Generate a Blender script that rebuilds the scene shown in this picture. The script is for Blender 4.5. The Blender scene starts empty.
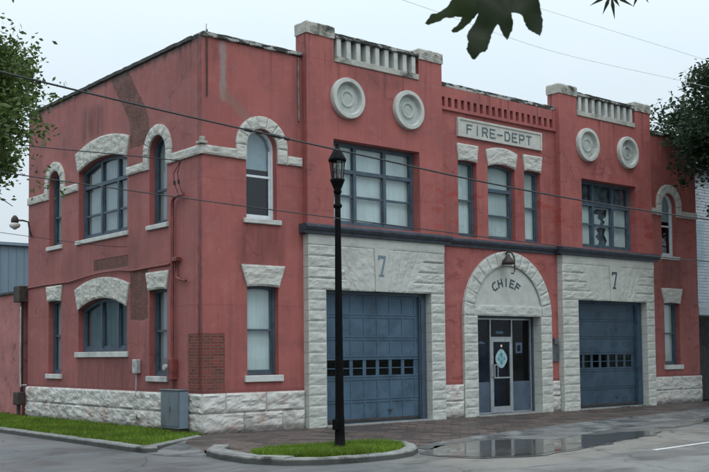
import bpy, bmesh, math, random
from mathutils import Vector, Matrix, noise
from mathutils.geometry import delaunay_2d_cdt
random.seed(7)
PI = math.pi
scene = bpy.context.scene
COL = scene.collection

# ---------------------------------------------------------------- node helper
class NT:
    def __init__(s, name, rough=0.8):
        s.m = bpy.data.materials.new(name); s.m.use_nodes = True
        s.t = s.m.node_tree; s.t.nodes.clear()
        s.out = s.n('ShaderNodeOutputMaterial'); s.b = s.n('ShaderNodeBsdfPrincipled')
        s.l(s.b.outputs[0], s.out.inputs['Surface']); s.set('Roughness', rough)
        s.P = s.n('ShaderNodeTexCoord').outputs['Object']
    def n(s, ty, **k):
        q = s.t.nodes.new(ty)
        for a, v in k.items(): setattr(q, a, v)
        return q
    def l(s, a, b): s.t.links.new(a, b)
    def put(s, sock, v):
        if isinstance(v, bpy.types.NodeSocket): s.l(v, sock)
        else:
            if isinstance(v, (tuple, list)) and len(v) == 3 and sock.type == 'RGBA': v = (*v, 1)
            sock.default_value = v
    def set(s, name, v): s.put(s.b.inputs[name], v)
    def map(s, scale=(1, 1, 1), loc=(0, 0, 0), vec=None):
        q = s.n('ShaderNodeMapping'); s.l(vec or s.P, q.inputs[0]); q.inputs['Scale'].default_value = scale
        q.inputs['Location'].default_value = loc; return q.outputs[0]
    def noise(s, scale=1, detail=4, rough=.55, vec=None, mapscale=None, dist=0):
        q = s.n('ShaderNodeTexNoise'); q.inputs['Scale'].default_value = scale; q.inputs['Detail'].default_value = min(detail, 4)
        q.inputs['Roughness'].default_value = rough; q.inputs['Distortion'].default_value = dist
        v = vec or s.P
        if mapscale: v = s.map(mapscale, vec=v)
        s.l(v, q.inputs['Vector']); return q.outputs[0]
    def math(s, op, a, b=0., c=0., clamp=False):
        q = s.n('ShaderNodeMath', operation=op); q.use_clamp = clamp
        s.put(q.inputs[0], a); s.put(q.inputs[1], b)
        if len(q.inputs) > 2: s.put(q.inputs[2], c)
        return q.outputs[0]
    def ramp(s, v, lo, hi, a=0., b=1.):
        q = s.n('ShaderNodeMapRange', interpolation_type='SMOOTHSTEP'); s.put(q.inputs[0], v)
        for i, x in enumerate((lo, hi, a, b)): q.inputs[i + 1].default_value = x
        return q.outputs[0]
    def mix(s, f, a, b, mode='MIX'):
        q = s.n('ShaderNodeMix', data_type='RGBA', blend_type=mode); s.put(q.inputs[0], f)
        s.put(q.inputs[6], a); s.put(q.inputs[7], b); return q.outputs[2]
    def sep(s, vec=None):
        q = s.n('ShaderNodeSeparateXYZ'); s.l(vec or s.P, q.inputs[0]); return q.outputs
    def comb(s, x, y, z):
        q = s.n('ShaderNodeCombineXYZ'); s.put(q.inputs[0], x); s.put(q.inputs[1], y); s.put(q.inputs[2], z); return q.outputs[0]
    def bump(s, h, strength=.3, dist=.02, prev=None):
        q = s.n('ShaderNodeBump'); s.put(q.inputs['Height'], h); q.inputs['Strength'].default_value = strength
        q.inputs['Distance'].default_value = dist
        if prev: s.l(prev, q.inputs['Normal'])
        s.l(q.outputs[0], s.b.inputs['Normal']); return q.outputs[0]
    def band(s, v, lo, hi, soft):      # 1 inside lo..hi
        return s.math('MULTIPLY', s.ramp(v, lo - soft, lo + soft), s.ramp(v, hi - soft, hi + soft, 1, 0))

def simple(name, col, rough=.6, metal=0, var=.25, nscale=6, bump=.1, dirt=None, spec=.5):
    t = NT(name, rough)
    n = t.noise(nscale, 5); c = t.mix(t.ramp(n, .3, .7), tuple(x * (1 - var) for x in col), tuple(min(1, x * (1 + var)) for x in col))
    if dirt:
        d = t.noise(2.2, 6, .7); c = t.mix(t.ramp(d, .52, .7, 0, .8), c, dirt)
    t.set('Base Color', c); t.set('Metallic', metal); t.set('Specular IOR Level', spec)
    t.set('Roughness', t.ramp(t.noise(nscale * 2, 3), .2, .8, max(.02, rough - .1), min(1, rough + .1)))
    if bump: t.bump(t.noise(nscale * 6, 4), bump, .01)
    return t.m

# ---------------------------------------------------------------- materials
def brick_color(t, U, Z, scale=1.0, pal=((.11, .040, .030), (.17, .062, .043), (.09, .065, .052))):
    v = t.comb(U, Z, 0)
    br = t.n('ShaderNodeTexBrick'); t.l(v, br.inputs['Vector'])
    br.inputs['Scale'].default_value = 1; br.inputs['Brick Width'].default_value = .21; br.inputs['Row Height'].default_value = .072
    br.inputs['Mortar Size'].default_value = .008; br.inputs['Color1'].default_value = (*pal[0], 1); br.inputs['Color2'].default_value = (*pal[1], 1)
    br.inputs['Mortar'].default_value = (*pal[2], 1); br.inputs['Bias'].default_value = -.1
    return br.outputs['Color'], br.outputs['Fac']

def wall_material():
    t = NT('painted_masonry', .75)
    X, Y, Z = t.sep(); X, Y, Z = X, Y, Z
    big = t.noise(.45, 5, .6); med = t.noise(2.0, 6, .65); fine = t.noise(14, 5, .6)
    side = t.ramp(X, .02, .035, 1, 0)               # 1 on the long side wall
    cf = t.mix(t.ramp(big, .35, .65), (.322, .094, .084), (.258, .076, .070))
    cs = t.mix(t.ramp(big, .35, .65), (.292, .097, .092), (.232, .078, .075))
    c = t.mix(side, cf, cs)
    c = t.mix(t.ramp(med, .45, .75, 0, .45), c, (.36, .135, .12))
    c = t.mix(t.ramp(med, .5, .25, 0, .35), c, (.25, .075, .07))
    c = t.mix(t.ramp(t.noise(5, 7, .7), .58, .72, 0, .35), c, (.40, .17, .15))
    mot = t.noise(.9, 4, .7, mapscale=(1, 1, 1.5), dist=.4)
    c = t.mix(t.ramp(mot, .52, .68, 0, .42), c, (.20, .075, .072)); c = t.mix(t.ramp(mot, .46, .32, 0, .30), c, (.38, .15, .135))
    # faint brick courses under the paint
    U = t.math('ADD', X, Y)
    bc, bf = brick_color(t, U, Z)
    c = t.mix(t.math('MULTIPLY', bf, .04), c, (.13, .04, .04))
    # vertical run streaks, stronger below the coping and the string course
    st = t.noise(1, 6, .7, mapscale=(4.2, 4.2, .22)); st2 = t.noise(1, 5, .6, mapscale=(9, 9, .35))
    topm = t.ramp(Z, 8.2, 9.3, .3, 1.3)
    c = t.mix(t.math('MULTIPLY', t.ramp(st, .53, .70), t.math('MULTIPLY', topm, .75)), c, (.11, .035, .032))
    c = t.mix(t.math('MULTIPLY', t.ramp(st2, .55, .75), .28), c, (.16, .06, .055))
    c = t.mix(t.math('MULTIPLY', t.ramp(st2, .48, .3), .22), c, (.36, .15, .135))
    wob = t.math('MULTIPLY', t.math('SUBTRACT', t.noise(3, 5, .7), .5), .25)
    wob2 = t.math('MULTIPLY', t.math('SUBTRACT', t.noise(9, 4, .7, mapscale=(1, 1, .5)), .5), .22)
    Zw = t.math('ADD', Z, wob); Xw = t.math('ADD', X, wob2); Yw = t.math('ADD', Y, wob2)
    def region(ax, lo, hi, z0, z1, soft=.03, zsoft=.03, on_side=False):
        a = t.band(ax, lo, hi, soft); b = t.band(Zw, z0, z1, zsoft); m = t.math('MULTIPLY', a, b)
        return t.math('MULTIPLY', m, side if on_side else t.math('SUBTRACT', 1., side))
    def paint(m, col, k):
        nonlocal c
        c = t.mix(t.math('MULTIPLY', m, k), c, col)
    stn = t.ramp(t.noise(1, 5, .6, mapscale=(7, 7, .8)), .3, .65, .3, 1)
    # front stains by sills and lintels; whole right wing darkened for the tree's shade
    for lo, hi, z0, z1, k in ((1.05, 2.35, 4.0, 5.0, .7), (.1, .45, 8.7, 9.3, .6), (2.6, 2.92, 6.6, 9.3, .5), (4.3, 6.2, 8.95, 9.35, .5), (.1, 2.9, .93, 1.3, .35), (.95, 1.3, 3.3, 4.6, .35), (18.4, 19.7, 4.0, 5.0, .8), (17.7, 20.7, 6.5, 9.2, .35), (12.2, 12.8, 5.1, 7.2, .35), (10.9, 11.4, 5.2, 7.4, .4), (8.0, 8.5, 5.0, 5.8, .35), (17.7, 20.7, 1.0, 5.0, .35)):
        paint(t.math('MULTIPLY', region(Xw, lo, hi, z0, z1, .12, .25), stn), (.125, .04, .034), k)
    # blotchy wet look above the cornice and on the piers
    bl = t.ramp(t.noise(1, 6, .7, mapscale=(1.6, 1.6, 3.4)), .52, .62)
    paint(t.math('MULTIPLY', t.math('MULTIPLY', bl, t.band(Z, 5.1, 6.9, .5)), t.ramp(X, 6.5, 8)), (.27, .040, .034), .75)
    paint(t.math('MULTIPLY', t.math('MULTIPLY', bl, t.band(Z, .9, 4.9, .2)), t.ramp(X, 7.4, 7.8)), (.17, .04, .036), .6)
    # repair patches front
    paint(t.math('MULTIPLY', region(Xw, .50, .66, 7.95, 9.35, .05, .12), t.ramp(fine, .3, .55, .45, 1)), (.235, .215, .205), .75)
    dg = t.math('ADD', X, t.math('MULTIPLY', Z, 1.25))
    paint(t.math('MULTIPLY', region(X, .55, 1.5, 7.4, 8.35, .06, .06), t.math('MULTIPLY', t.band(dg, 10.55, 10.95, .12), t.ramp(fine, .3, .6, .3, 1))), (.20, .13, .105), .6)
    # stains (side)
    for lo, hi, z0, z1, k in ((3.7, 6.8, .9, 1.8, .75), (7.6, 9.3, .9, 1.3, .5), (1.5, 2.9, .9, 1.2, .5), (3.0, 3.7, 4.0, 7.2, .3), (5.2, 6.6, 7.9, 8.8, .9), (7.6, 8.0, 7.6, 8.3, .5), (.1, 1.2, 8.6, 9.3, .6), (2.5, 9.0, 4.1, 4.9, .4)):
        paint(t.math('MULTIPLY', region(Yw, lo, hi, z0, z1, .15, .18, True), stn), (.135, .05, .045), k)
    # exposed brick
    t2 = t.mix(t.ramp(med, .35, .65), (.105, .045, .034), (.055, .036, .030))
    bm_ = t.mix(.55, bc, t2)
    yc = t.math('ADD', Yw, t.math('MULTIPLY', t.ramp(Z, 7.7, 9.6), -1.15))
    m = t.math('MULTIPLY', t.math('MULTIPLY', t.band(yc, 2.60, 3.64, .02), t.band(Zw, 7.25, 9.6, .03)), side)
    m = t.math('MAXIMUM', m, region(Yw, 2.66, 3.62, 2.74, 4.03, .015, .02, True))
    m = t.math('MAXIMUM', m, t.math('MULTIPLY', t.math('MULTIPLY', t.band(Y, 3.75, 5.8, .02), t.band(Z, 4.17, 4.48, .02)), side))
    bl2 = t.ramp(fine, .36, .5, .45, 1)
    c = t.mix(t.math('MULTIPLY', m, bl2), c, bm_)
    bc2, bf2 = brick_color(t, U, Z, 1, ((.21, .040, .028), (.085, .022, .018), (.15, .105, .09)))
    wb = t.math('MULTIPLY', t.math('SUBTRACT', t.noise(6, 4, .8), .5), .10); Zq = t.math('ADD', Z, wb); Xq = t.math('ADD', X, wb); Yq = t.math('ADD', Y, wb)
    mf = t.math('MULTIPLY', t.math('MULTIPLY', t.band(Xq, -.5, .60, .012), t.band(Zq, .90, 2.33, .012)), t.band(Yq, -.5, .67, .012))
    c = t.mix(mf, c, t.mix(t.ramp(med, .42, .62, .0, .45), bc2, (.12, .07, .058)))
    mask = t.math('MAXIMUM', m, mf)
    # rust line down the corner and thin horizontal seams
    cl = t.math('MULTIPLY', t.band(Yw, .03, .20, .03), side)
    paint(t.math('MULTIPLY', cl, t.ramp(st, .35, .6, .25, 1)), (.10, .018, .014), .95)
    for zz in (3.02, 6.02):
        paint(t.band(t.math('ADD', Z, t.math('MULTIPLY', wob, .3)), zz - .012, zz + .012, .01), (.12, .03, .03), .28)
    # dark line just above stone base
    paint(t.band(Z, .93, 1.0, .03), (.12, .04, .04), .5)
    # blackened top edge
    paint(t.math('MULTIPLY', t.ramp(t.math('ADD', Z, t.math('MULTIPLY', st, .5)), 9.45, 9.62), side), (.04, .035, .035), .8)
    cr = t.n('ShaderNodeTexVoronoi', feature='DISTANCE_TO_EDGE'); cr.inputs['Scale'].default_value = .42
    dv = t.n('ShaderNodeVectorMath', operation='ADD'); t.l(t.P, dv.inputs[0])
    nz = t.n('ShaderNodeTexNoise'); nz.inputs['Scale'].default_value = 1.4; nz.inputs['Detail'].default_value = 6; t.l(t.P, nz.inputs['Vector']); t.l(nz.outputs[1], dv.inputs[1])
    t.l(dv.outputs[0], cr.inputs['Vector'])
    crack = t.math('MULTIPLY', t.ramp(cr.outputs['Distance'], .0, .012, 1, 0), t.ramp(big, .5, .6))
    paint(crack, (.10, .03, .03), .55)
    t.set('Base Color', c)
    t.set('Roughness', t.ramp(med, .3, .7, .55, .85)); t.set('Specular IOR Level', .35)
    h = t.math('ADD', t.math('MULTIPLY', bf, t.math('ADD', t.math('MULTIPLY', mask, -1.2), -.05)), t.math('MULTIPLY', fine, .35))
    h = t.math('ADD', h, t.math('MULTIPLY', mask, -1.5)); h = t.math('ADD', h, t.math('MULTIPLY', med, .5))
    t.bump(h, .55, .012)
    return t.m

def stone_material(name, a, b, dark, speck=.4, red=0., rough=.85, dirt=.5, low=None):
    t = NT(name, rough); n = t.noise(3, 6, .6); f = t.noise(45, 4, .7)
    c = t.mix(t.ramp(n, .3, .7), a, b)
    c = t.mix(t.ramp(f, .5, .72, 0, speck), c, dark)
    c = t.mix(t.ramp(t.noise(1.3, 6, .7), .52, .7, 0, dirt), c, dark)
    if red:
        X, Y, Z = t.sep()
        c = t.mix(t.math('MULTIPLY', t.ramp(t.noise(2.0, 6, .7), .50, .70), red), c, (.30, .17, .14))
        c = t.mix(t.math('MULTIPLY', t.ramp(Z, .25, -.05), .5), c, (.14, .10, .08))
    zz = t.sep()[2]; gn = t.noise(4, 4, .7)
    if low: c = t.mix(t.math('MULTIPLY', t.ramp(t.math('ADD', zz, t.math('MULTIPLY', gn, low[2])), low[0], low[1], 1, 0), low[3]), c, (.035, .036, .034))
    t.set('Base Color', c); t.set('Specular IOR Level', .3)
    t.bump(t.math('ADD', t.math('MULTIPLY', t.noise(12, 6, .65), 1.), t.math('MULTIPLY', f, .4)), .35, .010)
    return t.m

M = {}
M['wall'] = wall_material()
M['redplain'] = simple('faded_red_paint', (.32, .125, .12), .8, var=.18, nscale=1.3, dirt=(.13, .05, .045))
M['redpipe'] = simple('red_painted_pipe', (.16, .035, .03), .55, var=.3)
M['surround'] = stone_material('painted_rockface_stone', (.385, .40, .37), (.46, .475, .44), (.24, .25, .23), .3, dirt=.28)
M['lintel'] = stone_material('grey_granite', (.40, .40, .365), (.48, .475, .435), (.19, .19, .17), .55, dirt=.4)
M['base'] = stone_material('pale_base_granite', (.43, .43, .40), (.54, .535, .505), (.19, .185, .17), .4, red=.6, low=(.10, .32, .25, .7))
M['sill'] = stone_material('sill_stone', (.42, .43, .41), (.52, .53, .51), (.20, .20, .19), .3)
M['cap'] = stone_material('weathered_cap_stone', (.33, .33, .29), (.43, .42, .38), (.04, .04, .035), .7, dirt=1.)
M['baluster'] = stone_material('baluster_stone', (.40, .42, .39), (.50, .51, .48), (.16, .16, .15), .3, dirt=.4)
M['roundelin'] = stone_material('roundel_dish_stone', (.33, .37, .345), (.43, .46, .43), (.10, .11, .10), .4, dirt=.6)  # darker than the rim, the recess shade put into the stone colour
M['boarddimroom'] = simple('board_and_dim_room_grey', (.085, .105, .12), .6, var=.55, nscale=4, dirt=(.02, .025, .03))  # grey of the transom boards and of the dim room behind
M['dullpipe'] = simple('dull_stained_pipe', (.13, .115, .11), .8, var=.5, nscale=4, dirt=(.22, .21, .20))
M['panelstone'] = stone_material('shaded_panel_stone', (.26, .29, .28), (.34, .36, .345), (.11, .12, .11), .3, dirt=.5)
def coping_mat():
    t = NT('mossy_coping', .85)
    n = t.ramp(t.noise(2.2, 4, .75, mapscale=(1, 1, 3)), .42, .52)
    t.set('Base Color', t.mix(n, (.34, .345, .32), (.025, .026, .024))); t.bump(t.noise(20, 5), .6, .02); return t.m
M['coping'] = coping_mat()
M['blackcoping'] = simple('black_weathered_coping', (.035, .036, .035), .8, var=.4, bump=.4)
M['blue'] = simple('slate_blue_paint', (.045, .070, .100), .5, var=.15, nscale=3, dirt=(.055, .075, .095))
M['bluewin'] = simple('blue_grey_window_paint', (.050, .078, .105), .55, var=.2, nscale=4, dirt=(.03, .045, .058))
M['bluedoor'] = simple('blue_garage_paint', (.056, .098, .142), .5, var=.18, spec=.25, nscale=2, dirt=(.035, .06, .09))
M['bluedoor2'] = simple('darker_blue_garage_paint', (.034, .062, .092), .5, var=.18, spec=.25, nscale=2, dirt=(.016, .03, .045))
M['cornice'] = simple('dark_cornice_paint', (.036, .045, .062), .5, var=.3, dirt=(.02, .024, .03))
M['whitewin'] = simple('white_window_paint', (.56, .62, .64), .5, var=.08)
M['alu'] = simple('dull_aluminium', (.33, .36, .38), .35, metal=.6, var=.1)
M['board'] = simple('pale_blue_window_board', (.30, .37, .40), .6, var=.06)
M['letter'] = simple('dark_letter_paint', (.035, .06, .075), .6, var=.2)
M['lettermid'] = simple('faded_dark_letters', (.07, .10, .115), .6, var=.3, nscale=9)
M['lettersoft'] = simple('blue_grey_number_paint', (.12, .17, .20), .6, var=.15)
M['darkroom'] = simple('dark_interior', (.02, .022, .024), .9, bump=0)
M['lobby'] = simple('lobby_reflection_blue', (.06, .085, .15), .8, var=.7, nscale=1.3, bump=0)  # blue carries the bluish reflection seen in the entrance glass
M['roofing'] = simple('roof_membrane', (.12, .12, .12), .9)
M['black'] = simple('black_lamp_paint', (.0025, .0025, .003), .6, var=.3, nscale=10, bump=.15, spec=.08)
M['rustdark'] = simple('dark_rusty_metal', (.035, .025, .02), .7, var=.4)
M['cable'] = simple('black_cable', (.018, .018, .02), .6, bump=0)
M['palecable'] = simple('weathered_grey_cable', (.55, .58, .60), .8, bump=0)
M['cabinet'] = simple('grey_cabinet_paint', (.115, .145, .165), .42, var=.1, nscale=3, dirt=(.085, .10, .11))
M['cabinetend'] = simple('pale_cabinet_side', (.15, .20, .25), .42, var=.08, nscale=3)
M['meter'] = simple('meter_housing', (.36, .37, .37), .45)
M['plaque'] = simple('bronze_plaque_grey', (.09, .10, .115), .4, metal=.3)
M['concrete'] = stone_material('kerb_concrete', (.17, .17, .16), (.26, .258, .245), (.03, .03, .03), .5, dirt=1., low=(-.02, .03, .06, .8))
M['bark'] = simple('bark', (.06, .05, .042), .9, var=.35, nscale=12, bump=.6)
M['whitewood'] = simple('white_siding', (.40, .45, .49), .6, var=.1, dirt=(.25, .28, .30))
M['greymetal'] = simple('grey_metal_cladding', (.15, .21, .26), .5, var=.06, nscale=.3)
M['woodandshade'] = simple('dark_fence_and_shade', (.03, .027, .025), .8, var=.4)  # fence wood; also paints the shade in the gap and porch

def glass_mat(name, tint=(.85, .9, .92), base=.06, rough=.03):
    t = NT(name); t.t.nodes.remove(t.b)
    tr = t.n('ShaderNodeBsdfTransparent'); tr.inputs[0].default_value = (*tint, 1)
    gl = t.n('ShaderNodeBsdfGlossy'); gl.inputs['Roughness'].default_value = rough; gl.inputs[0].default_value = (.9, .95, 1, 1)
    bp = t.n('ShaderNodeBump'); bp.inputs['Strength'].default_value = .08; bp.inputs['Distance'].default_value = .02
    t.l(t.noise(1.6, 2), bp.inputs['Height']); t.l(bp.outputs[0], gl.inputs['Normal'])
    fr = t.n('ShaderNodeLayerWeight'); fr.inputs[0].default_value = .5
    f = t.math('ADD', t.math('MULTIPLY', t.math('POWER', fr.outputs['Facing'], 4.5), .9), base, clamp=True)
    mx = t.n('ShaderNodeMixShader'); t.l(f, mx.inputs[0]); t.l(tr.outputs[0], mx.inputs[1]); t.l(gl.outputs[0], mx.inputs[2])
    t.l(mx.outputs[0], t.out.inputs['Surface']); return t.m
M['glass'] = glass_mat('window_glass')
M['doorglass'] = glass_mat('door_glass', (.45, .5, .58), .018, .06)
def blind_mat(name, a, b, k=1.):
    t = NT(name, .8); n = t.noise(1, 3, .5, mapscale=(14, 14, .5))
    c = t.mix(t.ramp(n, .1, .9), a, b); c = t.mix(t.ramp(t.noise(1.1, 4), .4, .7, 0, .5), c, tuple(.72 * x for x in a))
    oi = t.n('ShaderNodeObjectInfo').outputs['Random']; c = t.mix(t.ramp(oi, 0, 1, 0, .5), c, tuple(.45 * x for x in a)); t.set('Base Color', c); t.bump(n, .15 * k, .03); return t.m
M['blind'] = blind_mat('white_roller_blind', (.48, .56, .54), (.62, .69, .66))
M['blindgrey'] = blind_mat('grey_roller_blind', (.24, .30, .32), (.35, .42, .43))
M['curtain'] = blind_mat('dim_green_curtain', (.05, .075, .085), (.22, .28, .28), 3)
M['poster'] = simple('pale_poster', (.30, .36, .42), .6, var=.3, nscale=18)
M['frost'] = simple('dusty_lower_glass', (.050, .075, .11), .3, var=.2, nscale=2, bump=0)
M['emblemA'] = simple('pale_cyan_emblem', (.26, .40, .42), .5, var=.25, nscale=14)
M['emblemB'] = simple('teal_emblem', (.07, .22, .26), .5)
M['lampglass'] = glass_mat('lantern_glass', (.75, .72, .72), .12, .12)
M['glow'] = simple('bulb', (.75, .62, .45), .4, bump=0)

def brickpave():
    t = NT('brick_paving', .5)
    r = t.n('ShaderNodeMapping'); t.l(t.P, r.inputs[0]); r.inputs['Rotation'].default_value = (0, 0, math.radians(45))
    cc, ff = None, None
    br = t.n('ShaderNodeTexBrick'); t.l(r.outputs[0], br.inputs['Vector']); br.inputs['Scale'].default_value = 1
    br.inputs['Brick Width'].default_value = .44; br.inputs['Row Height'].default_value = .22; br.inputs['Mortar Size'].default_value = .012
    br.inputs['Color1'].default_value = (.125, .092, .078, 1); br.inputs['Color2'].default_value = (.026, .020, .018, 1); br.inputs['Mortar'].default_value = (.024, .021, .02, 1)
    n = t.noise(.7, 6, .65); c = t.mix(t.ramp(n, .46, .72, 0, .6), br.outputs['Color'], (.072, .062, .057))
    c = t.mix(t.ramp(t.noise(.35, 5), .5, .66, 0, .5), c, (.045, .036, .033))
    c = t.mix(t.ramp(t.noise(9, 5), .5, .8, 0, .5), c, (.12, .095, .085))
    t.set('Base Color', c); t.set('Specular IOR Level', .35); t.set('Roughness', t.ramp(t.noise(.5, 5), .35, .65, .4, .8))
    t.bump(t.math('ADD', t.math('MULTIPLY', br.outputs['Fac'], -1.), t.math('MULTIPLY', t.noise(4, 5), .7)), .5, .015); return t.m
M['pave'] = brickpave()
def roadmat():
    t = NT('wet_street_surface', .5)
    X, Y, Z = t.sep()
    n1 = t.noise(.22, 6, .6); n2 = t.noise(1.6, 6, .7, mapscale=(.35, 1.2, 1)); f = t.noise(60, 3, .7)
    a = t.mix(t.ramp(n1, .38, .62), (.088, .092, .095), (.125, .128, .128))
    warm = t.math('MULTIPLY', t.ramp(X, -1.5, 1.5), t.ramp(Y, -4.5, -7.))
    a = t.mix(t.math('MULTIPLY', warm, .9), a, (.185, .172, .150))
    a = t.mix(t.math('MULTIPLY', t.band(t.math('ADD', Y, t.math('MULTIPLY', X, -.12)), -12.5, -9.2, .3), .6), a, (.15, .153, .153))
    a = t.mix(t.ramp(n2, .5, .68, 0, .65), a, (.070, .068, .066)); a = t.mix(t.ramp(n2, .45, .3, 0, .5), a, (.15, .15, .145))
    g2 = t.noise(28, 3, .7); a = t.mix(t.ramp(g2, .5, .7, 0, .5), a, (.055, .055, .055)); a = t.mix(t.ramp(f, .42, .25, 0, .5), a, (.30, .30, .29))
    cr = t.n('ShaderNodeTexVoronoi', feature='DISTANCE_TO_EDGE'); cr.inputs['Scale'].default_value = .3
    dv = t.n('ShaderNodeVectorMath', operation='ADD'); t.l(t.P, dv.inputs[0])
    nz = t.n('ShaderNodeTexNoise'); nz.inputs['Scale'].default_value = .9; nz.inputs['Detail'].default_value = 6; t.l(t.P, nz.inputs['Vector']); t.l(nz.outputs[1], dv.inputs[1])
    t.l(dv.outputs[0], cr.inputs['Vector'])
    a = t.mix(t.ramp(cr.outputs['Distance'], 0, .010, .7, 0), a, (.035, .035, .035))
    t.set('Base Color', a); t.set('Roughness', t.ramp(t.noise(.5, 6, .65), .38, .62, .30, .75))
    t.bump(t.math('ADD', t.math('MULTIPLY', f, .5), t.noise(3, 5)), .25, .01); return t.m
M['road'] = roadmat()
def gutter():
    t = NT('gutter_concrete', .5); n = t.noise(1.2, 6, .7)
    c = t.mix(t.ramp(n, .38, .64), (.09, .093, .096), (.17, .172, .168)); c = t.mix(t.ramp(t.noise(.5, 5), .5, .62, 0, .7), c, (.05, .052, .054))
    t.set('Base Color', c); t.set('Roughness', t.ramp(n, .4, .6, .25, .6)); t.bump(t.noise(30, 4), .2, .01); return t.m
M['gutter'] = gutter()
t = NT('puddle_water', .02); t.set('Base Color', (.07, .066, .06)); t.set('IOR', 1.33); t.set('Roughness', t.ramp(t.noise(1.2, 4), .4, .7, .02, .16))
t.bump(t.noise(1.5, 2), .03, .01); M['water'] = t.m
M['wetdark'] = simple('wet_dark_edge', (.085, .084, .083), .22, var=.3, nscale=2, bump=.05)
M['linepaint'] = simple('worn_white_road_paint', (.55, .55, .54), .6, var=.2, nscale=8)
M['soil'] = simple('soil', (.05, .06, .022), .95, var=.4, nscale=5, bump=.5)
def leafmat(name, a, b, tr=.35):
    t = NT(name, .5); oi = t.n('ShaderNodeNewGeometry').outputs['Random Per Island']
    n = t.noise(.9, 3)
    c = t.mix(oi, a, b); c = t.mix(t.ramp(n, .35, .65, 0, .6), c, tuple(.45 * x for x in a)); t.set('Base Color', c); t.set('Specular IOR Level', .3)
    tl = t.n('ShaderNodeBsdfTranslucent'); t.l(c, tl.inputs[0]); mx = t.n('ShaderNodeMixShader'); mx.inputs[0].default_value = tr
    t.l(t.b.outputs[0], mx.inputs[1]); t.l(tl.outputs[0], mx.inputs[2]); t.l(mx.outputs[0], t.out.inputs['Surface']); return t.m
M['leaf'] = leafmat('oak_leaves', (.050, .085, .022), (.120, .175, .045))
M['leafdark'] = leafmat('dark_oak_leaves', (.022, .045, .024), (.060, .098, .048))
M['grass'] = leafmat('grass_blades', (.10, .18, .015), (.20, .30, .032), .3)
M['bigleaf'] = leafmat('broad_leaf_surface', (.010, .019, .003), (.022, .036, .004), .22)

# ---------------------------------------------------------------- mesh helpers
def link(name, me, mat, parent=None, smooth=False):
    o = bpy.data.objects.new(name, me); COL.objects.link(o)
    if mat: me.materials.append(M[mat] if isinstance(mat, str) else mat)
    if parent: o.parent = parent
    if smooth: me.polygons.foreach_set('use_smooth', [True] * len(me.polygons))
    return o
def obj(name, bm, mat, parent=None, smooth=False):
    bmesh.ops.recalc_face_normals(bm, faces=bm.faces)
    me = bpy.data.meshes.new(name); bm.to_mesh(me); bm.free(); return link(name, me, mat, parent, smooth)
def raw(name, vs, fs, mat, parent=None, smooth=False):
    me = bpy.data.meshes.new(name); me.from_pydata(vs, [], fs); me.update(); return link(name, me, mat, parent, smooth)
def tag(o, label=None, cat=None, group=None, kind=None):
    if label: o['label'] = label
    if cat: o['category'] = cat
    if group: o['group'] = group
    if kind: o['kind'] = kind
    return o
def empty(name, loc=(0, 0, 0)):
    o = bpy.data.objects.new(name, None); COL.objects.link(o); o.location = loc; o.empty_display_size = .2; return o
NB = bmesh.new
def box(bm, x0, x1, y0, y1, z0, z1, bev=0.):
    b = bmesh.new()
    r = bmesh.ops.create_cube(b, size=1)
    for v in r['verts']: v.co = Vector(((x0 + x1) / 2 + v.co.x * (x1 - x0), (y0 + y1) / 2 + v.co.y * (y1 - y0), (z0 + z1) / 2 + v.co.z * (z1 - z0)))
    if bev: bmesh.ops.bevel(b, geom=b.edges[:], offset=bev, segments=1, affect='EDGES')
    me = bpy.data.meshes.new('t'); b.to_mesh(me); b.free(); bm.from_mesh(me); bpy.data.meshes.remove(me)
def PM(plane, a, d, z):                     # plane 'f': a=x, d=y ; plane 's': a=y, d=x
    return Vector((a, d, z)) if plane == 'f' else Vector((d, a, z))
def pbox(bm, plane, a0, a1, d0, d1, z0, z1, bev=0.):
    if plane == 'f': box(bm, a0, a1, d0, d1, z0, z1, bev)
    else: box(bm, d0, d1, a0, a1, z0, z1, bev)
def plate(bm, plane, outer, holes, d0, d1, single=False):
    vs = [Vector(p) for p in outer]; loops = [list(range(len(outer)))]
    for h in holes:
        loops.append(list(range(len(vs), len(vs) + len(h)))); vs += [Vector(p) for p in h]
    es = [(l[i], l[(i + 1) % len(l)]) for l in loops for i in range(len(l))]
    rv, re, rf, *_ = delaunay_2d_cdt(vs, es, [], 1, 1e-6)
    def inside(p, poly):
        c = False; n = len(poly)
        for i in range(n):
            a, b = poly[i], poly[(i + 1) % n]
            if (a[1] > p[1]) != (b[1] > p[1]) and p[0] < (b[0] - a[0]) * (p[1] - a[1]) / (b[1] - a[1]) + a[0]: c = not c
        return c
    F = [bm.verts.new(PM(plane, v.x, d0, v.y)) for v in rv]; B = [bm.verts.new(PM(plane, v.x, d1, v.y)) for v in rv]
    cnt = {}
    for f in rf:
        c = sum((rv[i] for i in f), Vector((0, 0))) / len(f)
        if not inside(c, outer) or any(inside(c, h) for h in holes): continue
        bm.faces.new([F[i] for i in f])
        if single: continue
        bm.faces.new([B[i] for i in reversed(f)])
        for i in range(len(f)):
            e = (f[i], f[(i + 1) % len(f)]); k = tuple(sorted(e)); cnt.setdefault(k, []).append(e)
    for k, e in cnt.items():
        if len(e) == 1: i, j = e[0]; bm.faces.new([F[i], B[i], B[j], F[j]])
def arcpts(c, zs, r, a0, a1, n=16, rz=None):
    rz = rz or r
    return [(c + r * math.cos(math.radians(a0 + (a1 - a0) * i / n)), zs + rz * math.sin(math.radians(a0 + (a1 - a0) * i / n))) for i in range(n + 1)]
def rect(a0, a1, z0, z1): return [(a0, z0), (a1, z0), (a1, z1), (a0, z1)]
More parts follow.
